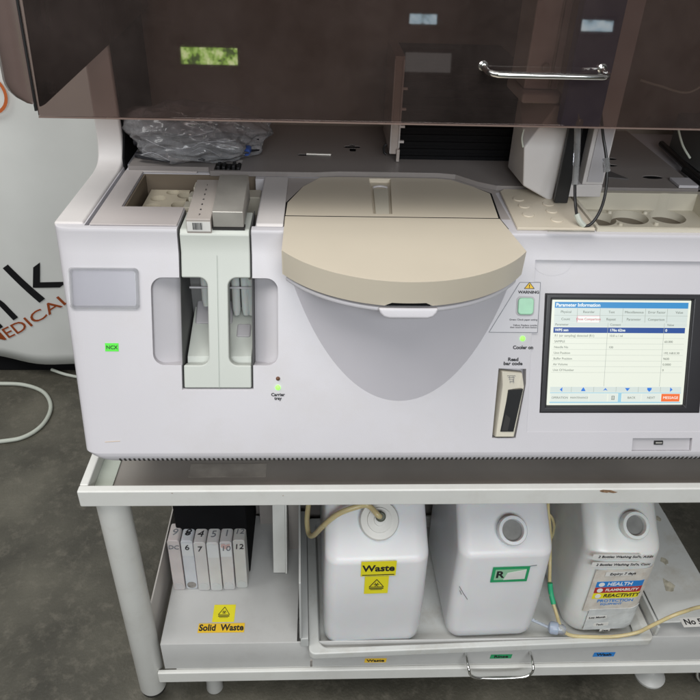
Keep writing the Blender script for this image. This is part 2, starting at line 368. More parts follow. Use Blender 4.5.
cutter(lambda c: prx(c, [(.74, .6765), (.93, .6765), (.99, .74), (.99, .95), (.74, .95)], -.1912, -.0908))   # carrier slot
cutter(lambda c: box(c, -.190, -.086, .90, 1.085, .80, .95))
def well(c, xa, xb, deep_at_b):
    pts = rrect(xa, xb, .054, .177, .016)
    R = []
    lo, hi = (.010, .048) if deep_at_b else (.048, .010)
    front = [ff.p(u, v, .03) for u, v in pts]
    back = [ff.p(u, v, -(lo+(hi-lo)*(u-xa)/(xb-xa))) for u, v in pts]
    loft(c, [back, front])
cutter(lambda c: well(c, -.2305, -.170, True))
cutter(lambda c: well(c, -.110, -.0555, False))
cutter(lambda c: box(c, .3905, .6065, .8962, 1.0446, .842, .95))                      # reagent well bay
cutter(lambda c: box(c, -.3165, -.3105, .8965, 1.145, .855, .95))                    # gap beside the side wall
cutter(lambda c: frr(c, ff, .466, .556, -.0735, -.0535, -.006, .05))               # recess for the port
cutter(lambda c: frp(c, ff, [(.2558, -.0528), (.2905, -.0528), (.3018, .028), (.3010, .0500), (.2610, .0505)], -.016, .03))             # bar code reader pocket
cutter(lambda c: frr(c, ff, .3245, .5640, -.0155, .1590, -.010, .05))             # screen pocket
cutter(lambda c: box(c, .074, .125, .942, 1.0975, .872, .95))
# slightly recessed panel round the screen
def panel(c):
    a = [(.3065, -.044), (1.2, -.044), (1.2, .206), (.3065, .206)]
    loft(c, [[ff.p(u, v, -.006 if v > 0 else -.0005) for u, v in a], [ff.p(u, v, .04) for u, v in a]])
cutter(panel)
obj('front_housing', bm, WHITE, A, bevel=.0022, seg=3, cut=cuts, smooth=40)
# deck skins: grey plates lying on the housing
def cz(pts):
    c = BM(); prz(c, pts, .87, .92); return c
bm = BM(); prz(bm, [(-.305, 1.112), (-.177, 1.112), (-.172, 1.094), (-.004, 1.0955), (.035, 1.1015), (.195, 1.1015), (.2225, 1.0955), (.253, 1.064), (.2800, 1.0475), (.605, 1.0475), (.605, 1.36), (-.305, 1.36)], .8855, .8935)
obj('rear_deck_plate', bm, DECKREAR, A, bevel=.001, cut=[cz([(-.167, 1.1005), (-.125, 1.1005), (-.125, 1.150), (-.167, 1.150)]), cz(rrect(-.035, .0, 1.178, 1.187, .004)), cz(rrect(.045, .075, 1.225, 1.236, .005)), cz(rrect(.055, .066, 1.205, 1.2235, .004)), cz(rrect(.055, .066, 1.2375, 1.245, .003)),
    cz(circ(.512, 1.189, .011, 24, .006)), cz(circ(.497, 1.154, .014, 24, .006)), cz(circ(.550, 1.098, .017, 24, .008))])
bm = BM(); box(bm, -.166, -.126, 1.101, 1.149, .8856, .8872); obj('dark_slot', bm, DARK, A)
bm = BM()
for i in range(5): box(bm, -.163+.008*i, -.158+.008*i, 1.105+.003*(i % 2), 1.13, .8873, .898-.002*(i % 3))
obj('slot_comb', bm, BLACK, A, bevel=.0008)
for pl in ([rrect(-.034, -.001, 1.1785, 1.1865, .004)], [rrect(.046, .074, 1.2255, 1.2355, .005), rrect(.0555, .0655, 1.2055, 1.2445, .004)], [circ(.512, 1.189, .0105, 24, .0055)], [circ(.497, 1.154, .0135, 24, .0055)], [circ(.550, 1.098, .0165, 24, .0075)]):
    bm = BM()
    for i, p in enumerate(pl): prz(bm, p, .8858, .8928+.0001*i)
    obj('deck_hole', bm, MATTE, A)
bm = BM(); tube(bm, [(-.02, 1.183, .8945), (.022, 1.178, .8955)], .0026, 8, smooth=False); obj('metal_clip', bm, METAL, A)
bm = BM(); prz(bm, [(-.0478, .9340), (.2768, .9340), (.2768, 1.0362), (.2905, 1.0470), (.2205, 1.1340), (.0205, 1.1340), (.0005, 1.0915), (-.0845, 1.0915), (-.0845, 1.0860), (-.0478, 1.0860)], .8845, .88515); obj('deck_tint_skin', bm, mat('deck_tint_colour', (.40, .365, .35), .4, var=.04), A, cut=[(lambda c: (box(c, .074, .125, .90, 1.0975, .87, .90), c)[1])(BM())])  # skin added over the housing, hood's shade and warm tint in its colour
# left side wall: low rim that sweeps up at the back
bm = BM()
sw = [(.900, .868), (.900, .8875), (1.10, .8875), (1.128, .893), (1.143, .91), (1.149, .94), (1.152, 1.0), (1.165, 1.6), (1.42, 1.6), (1.42, .70), (1.0, .80)]
sws = [(p.y, p.z) for p in smooth_path([(0, a, b) for a, b in sw[2:7]], 4)]
prx(bm, sw[:2]+sws+sw[7:], XL-.001, -.318); obj('side_wall', bm, WHITE2, A, bevel=.004, seg=3, smooth=40)
bm = BM(); prx(bm, [(1.13, .8), (1.13, .90), (1.155, .93), (1.16, 1.6), (1.40, 1.6), (1.40, .8)], -.3175, -.3145); obj('wall_seam', bm, MATTE, A)
bm = BM(); box(bm, -.3140, 1.0, 1.372, 1.40, .8835, 1.6); obj('back_wall', bm, mat('back_wall_plastic', (.24, .22, .19), .5, var=.1), A)
bm = BM(); box(bm, 1.001, 1.03, .90, 1.42, .55, 1.6); obj('right_side_wall', bm, WHITE2, A, bevel=.004)
bm = BM(); box(bm, -.3139, 1.0, 1.355, 1.3715, 1.22, 1.235); box(bm, -.3139, 1.0, 1.34, 1.3715, 1.36, 1.39); obj('guide_rail', bm, METAL, A, bevel=.002)
# deck panel left of slot, strip between bay and lid (flush, a touch proud)
bm = BM(); prx(bm, [(.897, .8853), (1.085, .8853), (1.085, .8888), (.901, .8888)], -.0845, -.0475); obj('deck_strip', bm, WHITE2, A, bevel=.0012)
bm = BM(); prz(bm, [(-.3095, .8955), (-.192, .8955), (-.192, .9595), (-.2805, .9595), (-.2805, 1.105), (-.195, 1.105), (-.195, 1.111), (-.3095, 1.111)], .8853, .8875); obj('deck_frame', bm, DECK, A, bevel=.0008)
# bay interior liners
bm = BM(); box(bm, -.2790, -.101, .9615, 1.1030, .7015, .760); obj('bay_floor', bm, DARK, A)
bm = BM(); box(bm, -.2795, -.2765, .961, 1.1035, .7605, .884); box(bm, -.2762, -.101, 1.1005, 1.1035, .7605, .884); obj('bay_liner', bm, mat('bay_liner_plastic', (.16, .125, .09), .5), A)
# cup holder
bm = BM(); prz(bm, [(-.268, .9625), (-.206, .9625), (-.206, 1.092), (-.268, 1.092)], .800, .862)
ch = [(lambda c: (prz(c, circ(x, y, r, 24), .815, .95), c)[1])(BM()) for x, y, r in ((-.252, .986, .013), (-.252, 1.020, .013), (-.250, 1.055, .012), (-.209, .985, .017), (-.209, 1.03, .017), (-.209, 1.070, .014), (-.232, 1.082, .010))]
obj('cup_holder', bm, mat('cup_holder_plastic', (.62, .55, .42), .45, var=.05), A, bevel=.0015, cut=ch)
bm = BM()
for i in range(4): box(bm, -.205+.004*i, -.180, .965+.028*i, .990+.028*i, .80, .868+.005*i)
obj('stepped_ridge', bm, BEIGE2, A, bevel=.0015)
bm = BM(); box(bm, -.179, -.09, 1.05, 1.083, .8015, .868); obj('bay_ledge', bm, BEIGE2, A, bevel=.002)
bm = BM(); box(bm, -.100, -.0868, .90, 1.048, .8015, .84); obj('bay_side_ledge', bm, mat('brown_grey_plastic', (.3, .27, .24), .5), A, bevel=.002)

bm = BM()
for xa, xb in ((-.1908, -.1900), (-.0921, -.0912)): prx(bm, [(.8065, .6772), (.93, .6772), (.96, .72), (.96, .8825), (.8935, .8825), (.8885, .8775), (.8840, .8480)], xa, xb)
box(bm, -.1898, -.0922, .8065, .93, .6768, .6776); obj('slot_seam', bm, mat('slot_gap_shade', (.10, .10, .10), .6), A)  # dark plates added so the gaps beside the tray look shaded
# ---- carrier tray (pale green I-shaped handle in the slot)
ct = obj('carrier_tray', (lambda b: (prx(b, [(.8040, .6785), (.8840, .8512), (.8875, .8775), (.894, .8825), (.958, .8815), (.958, .864), (.915, .864), (.905, .845), (.826, .6785)], -.1885, -.0935), b)[1])(BM()), GREENW, A, bevel=.0022, seg=3, smooth=40,
    cut=[(lambda c: (frp(c, Fr((0, .795, .66), (1, 0, 0), (0, .419, .908)), rrect(-.23, -.1530, .054, .177, .012), -.06, .05), c)[1])(BM()),
         (lambda c: (frp(c, ff, rrect(-.1245, -.05, .054, .177, .012), -.06, .05), c)[1])(BM())])
bm = BM(); c0 = ff.p(-.1390, .03, .0); 
frr(bm, ff, -.1394, -.1388, .0195, .208, .0001, .0004)
obj('centre_seam', bm, mat('seam_shadow_line', (.36, .40, .36), .5), ct)
bm = BM(); prx(bm, [(.828, .6800), (.955, .735), (.955, .742), (.842, .7075)], -.1870, -.0950); obj('tray_ramp', bm, GREENW, ct, bevel=.001)
bm = BM(); prx(bm, [(.90, .7275), (.98, .77), (.98, .72), (.93, .70)], -.183, -.128)
prx(bm, [(.875, .7205), (.90, .7285), (.90, .722), (.88, .716)], -.120, -.099); obj('inner_block', bm, GREYP, ct, bevel=.004)
TBM = mat('tube_plastic', (.66, .68, .66), .3, sss=.2)
for x, z in ((-.1215, .735), (-.1075, .735), (-.0990, .735), (-.1660, .75), (-.1560, .75)):
    tb = BM(); lathe(tb, (x, .915, z), (0, .12, 1), [(.0045, 0), (.0062, .01), (.0065, .86-z)], 16); obj('tube_row', tb, TBM, ct)
bm = BM(); tube(bm, [(-.186, .905, .786), (-.094, .905, .786)], .0016, 8, smooth=False); obj('rack_bar', bm, WHITE, ct)
bm = BM(); prx(bm, [(.935, .70), (.938, .70), (.938, .865), (.935, .865)], -.19, -.092); obj('slot_backing', bm, mat('slot_backing_plastic', (.2, .2, .2), .5), A)

# ---- rotor housing cylinder, rim, scoop
CX = .114
def arc(cx, cy, r, a0, a1, n=48): return [(cx+r*math.sin(a0+(a1-a0)*i/n), cy-r*math.cos(a0+(a1-a0)*i/n)) for i in range(n+1)]
bm = BM(); prz(bm, arc(CX+.004, .996, .200, -1.0, 1.0)+[(.27, .93), (-.03, .93)], .60, .8515); obj('rotor_housing', bm, mat('housing_grey_plastic', (.60, .58, .62), .42, var=.02, bump=.04, bscale=900), A, smooth=30, bevel=.001)
LC, LR = (.112, .930), .1905
bm = BM(); half = 1.0
aa = arc(LC[0], LC[1], LR-.0045, -.985, .985); ab = arc(LC[0], LC[1], LR-.03, .985, -.985); prz(bm, aa+ab, .8400, .8460); obj('lid_rim', bm, WHITE, A, bevel=.0022, seg=3, smooth=50)
bm = BM(); prz(bm, [(-.0482, .900), (.2665, .900), (.2626, .934), (.2702, 1.034), (.247, 1.0615), (.216, 1.0915), (.190, 1.0975), (.040, 1.0975), (.002, 1.0925), (-.0240, 1.0515), (-.0475, .985)], .8852, .8858); obj('lid_seam', bm, MATTE, A, cut=[(lambda c: (box(c, .070, .130, .9376, 1.20, .87, .90), c)[1])(BM())])
# lid front piece
LX0, LX1 = -.0465, .2685
def lidpoly(off=0):
    a = [p for p in arc(LC[0], LC[1], LR+.001-off, -1.0, 1.0, 56) if LX0+off <= p[0] <= .2735-off]
    return [(LX0+off, .9332)]+[(LX0+off, a[0][1])]+a+[(.2735-off, a[-1][1]), (.2610-off, .9332)]
bm = BM()
lo = lidpoly(.0015); hi = lidpoly(0)
top = []
loft(bm, [[(x, y+.0035 if y < .9 else y, .8505) for x, y in lidpoly(0)], [(x, y, .8865) for x, y in lidpoly(0)]])
notch = BM(); nf = Fr((.112, .74, .8505), (1, 0, 0), (0, 0, 1))
frp(notch, nf, [(-.033, -.02), (.033, -.02), (.029, .0005), (.021, .0048), (-.021, .0048), (-.029, .0005)], -.05, .03)
L = obj('rotor_lid', bm, BEIGE, A, bevel=.0028, seg=3, cut=[notch], smooth=40, angle=40)
bm = BM()
prz(bm, [(LX0, .9370), (.2605, .9370), (.2680, 1.034), (.247, 1.062), (.216, 1.092), (.190, 1.098), (.040, 1.098), (.002, 1.093), (-.024, 1.052), (-.0455, .985)], .8540, .8860)
def slotc(c): loft(c, [[(.080, .948, .8795), (.107, .948, .8795), (.1165, 1.092, .8795), (.0825, 1.092, .8795)], [(.080, .948, .92), (.107, .948, .92), (.1165, 1.092, .92), (.0825, 1.092, .92)]]); return c
RL = obj('rear_lid', bm, BEIGE, A, bevel=.0014, cut=[slotc(BM())], smooth=40)
bm = BM(); prz(bm, [(.0835, .951), (.104, .951), (.1105, 1.055), (.0865, 1.055)], .8797, .8835); obj('lid_slider', bm, BEIGE2, RL, bevel=.0015)
bm = BM(); tube(bm, arcp := [(.0875+.0006*i, 1.062+.005*math.sin(math.pi*i/36), .8825) for i in range(37)], .0018, 8, smooth=False); obj('slider_grip', bm, WHITE2, RL)
# finger scoop under the notch
bm = BM(); nn = 24
pts = [(-.038, .0078), (-.0355, .0010), (-.031, -.0035), (-.024, -.0056), (.024, -.0056), (.031, -.0035), (.0355, .0010), (.038, .0078)]
scf = Fr((.112, .7400, .8410), (1, 0, 0), (0, .35, .94))
loft(bm, [[scf.p(u, v, -.03) for u, v in pts], [scf.p(u*.99, v, .002) for u, v in pts]]); 
obj('finger_scoop', bm, WHITE, A, bevel=.003, seg=3, smooth=50)
bm = BM(); box(bm, .085, .139, .7450, .7480, .8500, .8555); obj('scoop_shadow_gap', bm, MATTE, L)

# ---- beige reagent deck right of the lid
bm = BM(); prz(bm, [(.2775, .8960), (.388, .8960), (.388, 1.045), (.2915, 1.045), (.2835, 1.036)], .8853, .8895)
for hx, hy in ((.304, 1.002), (.306, .975), (.304, .942), (.345, .984), (.343, .957), (.341, .924)): lathe(bm, (hx, hy, .8890), (0, 0, 1), [(.0088, 0), (.0088, .0017), (.0075, .0020)], 20)
obj('beige_deck', bm, BEIGE, A, bevel=.001)
# tray with round wells
bm = BM(); prz(bm, [(.391, .8965), (.606, .8965), (.606, 1.044), (.391, 1.044)], .8440, .8900)
cc = [(lambda c: (prz(c, [(.396, .902), (.598, .902), (.598, 1.034), (.396, 1.034)], .862, .95), c)[1])(BM())]
for x, y in ((.432, .998), (.485, 1.004), (.546, 1.008), (.428, .936), (.480, .940), (.546, .944)):
    c = BM(); prz(c, circ(x, y, .0275, 40), .8485, .95); cc.append(c)
WT = obj('well_tray', bm, BEIGE2, A, bevel=.0012, cut=cc)
bm = BM()
for x, y in ((.432, .998), (.485, 1.004), (.546, 1.008), (.428, .936), (.480, .940), (.546, .944)): prz(bm, circ(x, y, .0270, 40), .8487, .8500)
obj('well_floor', bm, mat('well_floor_plastic', (.16, .13, .095), .4), WT)
for x, y in ((.458, .972), (.515, .976), (.458, 1.02), (.515, 1.02), (.458, .915)): bm = BM(); lathe(bm, (x, y, .862), (0, 0, 1), [(.004, 0), (.003, .004)], 12); obj('locating_pin', bm, BEIGE2, WT)
# thin white clip plate at the corner of the deck
bm = BM(); frr(bm, Fr((.32, .884, .8865), (1, 0, 0), (0, 1, 0)), -.004, .062, -.003, .0015, .0035, .0045); obj('corner_clip', bm, METAL, A, bevel=.0005)
bm = BM(); frp(bm, ff, circ(.333, .202, .027, 32, .018), -.0058, -.0052); obj('moulded_mark', bm, WHITE, A)

# ---- warning label, button, lamps, bar code reader
def fx(x, y): return ff.px(x, y)
wl_ = obj('warning_label', (lambda b: (frp(b, ff, [(.2433, .1025), (.3150, .1025), (.3160, .1752), (.2850, .1752)], .0002, .0008), b)[1])(BM()), mat('pale_label', (.60, .59, .62), .4), A)
bm = BM()
E = [(.2445, .1032), (.3145, .1032), (.3152, .1746), (.2856, .1746)]
for i in range(4):
    a = V(E[i]); b = V(E[(i+1) % 4]); n = (b-a).normalized(); q = V((-n.y, n.x))*.00035; frp(bm, ff, [tuple(a-q), tuple(b-q), tuple(b+q), tuple(a+q)], .0008, .0010+.00003*i)
obj('label_outline', bm, GREYINK, wl_)
bm = BM(); frp(bm, ff, [(.2930, .1663), (.3060, .1663), (.2995, .1740)], .0008, .0011); obj('warning_triangle', bm, ORY, wl_)
text('exclamation_mark', '!', .0068, ff, .2995, .1690, INK, wl_, d=.0013, bold=.03)
bm = BM(); P = [(.2924, .1659), (.3066, .1659), (.2995, .1746)]
for i in range(3):
    a = V(P[i]); b = V(P[(i+1) % 3]); n = (b-a).normalized(); q = V((-n.y, n.x))*.0004; frp(bm, ff, [tuple(a-q), tuple(b-q), tuple(b+q), tuple(a+q)], .0008, .0012+.00003*i)
obj('triangle_border', bm, INK, wl_)
text('warning_word', 'WARNING', .0054, ff, .2990, .1606, INK, wl_, bold=.035, sx=1.15, d=.0010)
a_, b_ = .2830, .3072
bm = BM(); frp(bm, ff, rrect(a_-.0012, b_+.0012, .1270, .1550, .006), .0009, .0016); obj('button_surround', bm, GREYP, wl_, bevel=.0004)
bm = BM(); frp(bm, ff, rrect(a_+.0008, b_-.0008, .1290, .1530, .005), .0015, .0048); obj('push_button', bm, BTN, A, bevel=.0016, seg=3)
text('small_print', 'Green: Check paper setting', .0036, ff, .3135, .1215, INK, wl_, align='RIGHT', sx=1.0, d=.0010)
text('small_print', 'Yellow: Replace cuvette\nthen touch on item button', .0036, ff, .3135, .1120, INK, wl_, align='RIGHT', d=.0010)
def lamp(x, y, m, r=.0030):
    u, v = fx(x, y); bm = BM(); lathe(bm, ff.p(u, v, .0002), ff.n, [(r*1.25, 0), (r*1.25, .0008), (r, .0010), (r*.8, .0022), (r*.3, .0030)], 20); return obj('indicator_lamp', bm, m, A)
lamp(522.5, 338.5, LEDG); lamp(278, 387.5, LEDG); lamp(278, 378.5, LEDOFF, .0024)
def ft(name, body, px, py, size, **k):
    u, v = fx(px, py); return text(name, body, size, ff, u, v, INK, A, d=.0006, bold=.03, **k)
ft('lamp_caption', 'Cooler on', 523, 347.5, .0070); ft('lamp_caption', 'Carrier\ntray', 278, 396.5, .0064); ft('reader_caption', 'Read\nbar code', 513, 361.5, .0070, sx=1.1)
# bar code reader
BR = obj('bar_code_reader', (lambda b: (loft(b, [[ff.p(u, v, -.013) for u, v in ((.2575, -.0515), (.2885, -.0515), (.2990, .028), (.2985, .0450), (.2635, .0485), (.2625, .032))],
     [ff.p(.2595, -.0505, .004), ff.p(.2870, -.0505, .004), ff.p(.2965, .026, .010), ff.p(.2960, .0440, -.001), ff.p(.2655, .0470, -.001), ff.p(.2650, .028, .010)]]), b)[1])(BM()), BEIGE2, A, bevel=.0018, seg=3)
gq = [ff.px(*q) for q in ((499.3, 430.5), (512.3, 430.5), (520.8, 387.5), (506.5, 388.5))]
bm = BM(); loft(bm, [[ff.p(u, v, (.0040+(v+.05)*.0795)+d) for u, v in gq] for d in (-.004, .0016)]); obj('scan_window', bm, BLACK, BR)
gq = [ff.px(*q) for q in ((500.5, 429.5), (506.5, 429.5), (509.0, 417), (504.0, 413))]
bm = BM(); loft(bm, [[ff.p(u, v, (.0040+(v+.05)*.0795)+d) for u, v in gq] for d in (.0016, .0019)]); obj('scan_lens', bm, DARK, BR)
hf = Fr(ff.p(.279, .036, .0055), (1, 0, 0), ff.p(0, .0465, -.001)-ff.p(0, .026, .010))
bm = BM(); 
for s in range(4): frr(bm, hf, -.006+.0008*s, .006-.0012*s, .0045-.0028*s, .0051-.0028*s, .0002, .0006)
frr(bm, hf, -.0030, -.0025, -.006, .004, .0002, .0005); frr(bm, hf, .0025, .0030, -.006, .004, .0002, .0005); obj('reader_symbol', bm, GREYINK, BR)
# port recess content
bm = BM(); frr(bm, ff, .4665, .5555, -.0730, -.0542, -.0058, -.0050); obj('port_plate', bm, GREYP, A)
bm = BM(); frr(bm, ff, .5005, .5140, -.0645, -.0585, -.0052, -.0030); PO = obj('usb_port', bm, BLACK, A, bevel=.0005)
bm = BM(); frr(bm, ff, .5025, .5120, -.0625, -.0605, -.0031, -.0026); obj('port_contacts', bm, METAL, PO)
# vent slits below
bm = BM()
for i in range(190):
    x = -.285+.0067*i
    frr(bm, Fr((x, .7678, .5757), (1, 0, 0), (0, -.4, .92)), 0, .0030, 0, .0075, .0002, .0012)
obj('vent_slits', bm, DARK, A)
for x in (.12,): bm = BM(); box(bm, x-.09 if x == .12 else x-.03, x+.03, .845, .90, .506, .5405); obj('foot', bm, MATTE, A)
bm = BM(); box(bm, -.33, .98, .93, 1.38, .5075, .5405); obj('base_plate', bm, MATTE, A)
bm = BM(); P = [ff.p(*ff.px(x, y), .0002) for x, y in ((105, 442), (112, 441.5), (120, 441))]; tube(bm, P, .0005, 6); obj('scuff_mark', bm, mat('tan_scuff', (.60, .48, .36), .6), A)
# stickers
bm = BM(); frr(bm, ff, -.2963, -.2777, .0735, .0850, .0002, .0006); ns = obj('neon_sticker', bm, NEON, A); text('sticker_writing', 'NCX', .0072, ff, -.287, .079, INK, ns, d=.0009, bold=.01)
PK = obj('label_pocket', (lambda b: (frp(b, ff, rrect(-.3400, -.2475, .1345, .1885, .004), .0004, .0016), b)[1])(BM()), POCK, A)
bm = BM(); P = rrect(-.3415, -.2460, .1330, .1900, .006); Q = rrect(-.3365, -.2510, .1375, .1855, .003)
n = len(P)
for i in range(n):
    j = (i+1) % n; frp(bm, ff, [P[i], P[j], Q[j], Q[i]], .0016, .0027+.0003*math.sin(i*1.7))
obj('pocket_edge', bm, film('shiny_clear_edge', (.93, .93, .93), .08, haze=.14, hcol=(.8, .8, .82)), PK)

# ---- touch screen
TS = obj('touch_screen', (lambda b: (frr(b, ff, .3248, .5637, -.0152, .1587, -.0095, .0005), b)[1])(BM()), mat('bezel_black', (.022, .021, .024), .35), A, bevel=.002, seg=3,
         cut=[(lambda c: (loft(c, [[ff.p(u, v, -.0045) for u, v in ((.3345, -.0052), (.5395, -.0042), (.5395, .1508), (.3345, .1508))], [ff.p(u, v, .01) for u, v in ((.3305, -.0082), (.5425, -.0082), (.5425, .1538), (.3305, .1538))]]), c)[1])(BM())])
DU0, DU1, DV0, DV1 = .3352, .5388, -.0045, .1500
bm = BM(); frr(bm, ff, DU0, DU1, DV0, DV1, -.0044, -.0040); DP = obj('display', bm, SCW, TS)
W_, H_ = DU1-DU0, DV1-DV0
def su(a): return DU0+.004+(W_-.008)*a
def sv(b): return DV1-.003-(H_-.006)*b
def sr(bm, a0, a1, b0, b1, d=.0004, t=.0002): frr(bm, ff, su(a0), su(a1), sv(b1), sv(b0), -.0040+d-.0003, -.0040+d)
def sobj(name, rects, m, d=.0004):
    bm = BM()
    for r in rects: sr(bm, *r, d=d)
    return obj(name, bm, m, TS)
sobj('title_bar', [(0, 1, 0, .058)], SCH)
sobj('tab_strip', [(0, 1, .060, .198)], SCG)
sobj('heading_row', [(0, 1, .200, .238)], SCG, .0005)
sobj('selected_row', [(0, .99, .246, .300)], SCN)
sobj('arrow_strip', [(0, 1, .835, .888)], SCG)
sobj('status_frame', [(0, 1, .892, .900), (0, 1, .985, .998), (.52, .545, .90, .985)], SCC)
sobj('button_row', [(.005, .145, .905, .982), (.15, .295, .905, .982), (.30, .435, .905, .982), (.445, .515, .905, .982), (.55, .695, .905, .982), (.70, .845, .905, .982)], SCB, .0005)
sobj('message_button', [(.852, .992, .905, .982)], SCO, .0005)
sobj('active_tab', [(.172, .342, .133, .198)], SCP, .0006); sobj('active_tab_fill', [(.176, .338, .138, .196)], SCWH, .0008)
ln = [(x-.0012, x+.0012, .060, .198) for x in (.17, .34, .51, .68, .845)]+[(0, 1, .128, .1305)]+[(x-.001, x+.001, .20, .83) for x in (.405, .83)]
ln += [(0, .99, y, y+.0016) for y in (.350, .405, .462, .518, .575, .632, .690)]+[(x-.001, x+.001, .835, .888) for x in (.16, .33, .50, .67, .84)]
sobj('grid_lines', ln, SCL, .0007)
for i, ch_ in enumerate('lutdvr'):
    cx, cy = su(.083+.168*i), sv(.862); s = .0034
    sh = {'l': [(-s*.6, 0), (s*.5, -s), (s*.5, s)], 'r': [(s*.6, 0), (-s*.5, s), (-s*.5, -s)], 'u': [(-s, -s*.7), (s, -s*.7), (s*.6, s*.2), (0, s), (-s*.6, s*.2)], 't': [(-s, -s*.5), (0, -s*.1), (s, -s*.5), (0, s*.7)],
          'd': [(-s*1.1, s*.7), (s*1.1, s*.7), (0, -s*.7)], 'v': [(-s, s*.8), (s, s*.8), (s*.9, -.1*s), (0, -s), (-s*.9, -.1*s)]}[ch_]
    bm = BM(); frp(bm, ff, [(cx+a, cy+b) for a, b in sh], -.0038, -.0034); obj('arrow_icon', bm, SCA, TS)
def st(body, a, b, size, m=SCT, al='LEFT', bold=0): return text('t', body, size, ff, su(a), sv(b), m, None, d=-.0031, align=al, bold=bold, th=.0001)
join_meshes('screen_title', [st('Parameter Information', .008, .030, .0070, SCWH, bold=.02)], SCWH, TS)
tl = []
for i, s_ in enumerate(['Physical', 'Reorder', 'Test', 'Miscellaneous', 'Error Factor', 'Value']): tl.append(st(s_, .085+.17*i, .096, .0050, al='CENTER'))
for i, s_ in enumerate(['Count', '', 'Repeat', 'Parameter', 'Comparison']):
    if s_: tl.append(st(s_, .085+.17*i, .166, .0050, al='CENTER'))
tl += [st('Parameter', .01, .219, .0046), st('Content', .42, .219, .0046), st('Value', .85, .219, .0046)]
for i, (a, b, c) in enumerate([('R1 (air sampling) detected (R1)', '10.0 u / ml', ''), ('SAMPLE', '', '60.000'), ('Needle No', '100', ''), ('Unit Position', '', '192.168.0.30'), ('Buffer Position', '', '9600'), ('Air Volume', '', '0.0000'), ('Unit Of Number', '', '0')]):
    y = .328+.0565*i; tl.append(st(a, .01, y, .0046))
    if b: tl.append(st(b, .42, y, .0046))
    if c: tl.append(st(c, .84, y, .0046))
tl += [st('OPERATION', .075, .944, .0044, al='CENTER'), st('MAINTENANCE', .222, .944, .0038, al='CENTER'), st('BACK', .622, .944, .0046, al='CENTER'), st('NEXT', .772, .944, .0046, al='CENTER')]
join_meshes('screen_text', tl, SCT, TS)
for tt in (('WPS sen', .01), ('176u 62ne', .42), ('0', .84)): join_meshes('selected_row_text', [st(tt[0], tt[1], .273, .0054, SCWH, bold=.02)], SCWH, TS)
join_meshes('message_button_text', [st('MESSAGE', .922, .944, .0056, SCWH, 'CENTER')], SCWH, TS)
join_meshes('active_tab_text', [st('Dose Comparison', .256, .166, .0048, SCO, 'CENTER', .01)], emis('lit_screen_red', (.6, .08, .12), .9), TS)
sobj('calendar_icon', [(.470, .492, .925, .930), (.470, .492, .960, .965), (.470, .474, .925, .965), (.488, .492, .925, .965), (.478, .484, .942, .952)], SCT, .0008)

# ---- bellows and pipetting head
B = obj('black_bellows', (lambda b: ([box(b, .1365, .331, 1.1650+(i % 2)*.0025, 1.36, .8945+.0060*i, .8945+.0060*(i+1)-.0001) for i in range(25)], b)[1])(BM()), mat('bellows_rubber', (.006, .006, .007), .8, spec=.2), A, bevel=.0005)
bm = BM(); box(bm, .1195, .1355, 1.158, 1.30, .905, 1.06); box(bm, .1305, .1358, 1.150, 1.158, .8945, .915); EP = obj('bellows_end_plate', bm, CLEAR, A, bevel=.001)
bm = BM()
for z in (.925, .950, .978, 1.01): box(bm, .1325, .142, 1.1545, 1.1600, z, z+.0035)
tube(bm, [(.134, 1.1555, .917), (.134, 1.1555, 1.055)], .0013, 6, smooth=False); tube(bm, [(.120, 1.1565, .907), (.120, 1.1565, 1.055)], .0010, 6, smooth=False); obj('plate_tab', bm, WHITE2, EP)
bm = BM(); tube(bm, [(.114, 1.157, .905), (.110, 1.157, .909), (.110, 1.157, .918), (.114, 1.157, .922)], .0022, 8); obj('cable_clip', bm, BLACK, EP)
PH = thing  # (pipetting head is part of the analyser)
# wedge-shaped white cover
def poly(bm, pts, fs):
    vs = [bm.verts.new(p) for p in pts]
    for f in fs: bm.faces.new([vs[i] for i in f])
Dn = onY(527, 149, .995); En = onY(566, 126, .995); Fn = onY(552, 203, 1.005); Cn = onY(523, 186, 1.0)
An = onY(514, 122, 1.10); Bn = onY(506, 160, 1.10)
bm = BM()
En = V((En.x, .995, En.z)); top_z = 1.03
D2 = V((Dn.x, 1.0, top_z)); 
front = [Cn, Fn, V((Fn.x+.006, 1.0, top_z)), V((En.x-.018, 1.0, top_z)), V((Dn.x-.004, .998, Dn.z))]
back = [V((Bn.x+.004, 1.10, Bn.z-.012)), V((Fn.x, 1.12, Fn.z+.01)), V((Fn.x+.006, 1.12, top_z)), V((En.x-.03, 1.12, top_z)), V((An.x, 1.10, top_z))]
loft(bm, [front, back]); PC = obj('pipettor_cover', bm, WHITE2, A, bevel=.003, seg=2)
bm = BM(); box(bm, .285, .340, 1.002, 1.10, 1.0305, 1.045); obj('cover_cap', bm, WHITE2, PC, bevel=.004)
bm = BM(); tube(bm, [onY(524, 129, .992), onY(522, 138, .990), onY(523, 147, .992)], .0013, 6); obj('cover_wire', bm, CABLE, PC)
b0 = onY(551, 203, .985); b1 = onY(564, 203, .985)
bm = BM(); box(bm, .3545, .3745, .985, .994, b0.z, 1.50); obj('toothed_belt', bm, BLACK, A, bevel=.001)
bm = BM(); box(bm, .3705, .4280, .999, 1.04, .8955, .915); box(bm, .3960, .4280, .9992, 1.04, .9150, 1.5); box(bm, .3655, .3700, .999, 1.06, .895, .90); FR_ = obj('pipettor_frame', bm, WHITE2, A, bevel=.0015)
bm = BM(); box(bm, .3755, .3955, 1.02, 1.06, .9151, 1.5); obj('frame_slot', bm, MATTE, A)
bm = BM(); tube(bm, [(.3805, 1.01, .9155), (.3835, 1.015, 1.06)], .0012, 6, smooth=False); obj('guide_rod', bm, METAL, A)
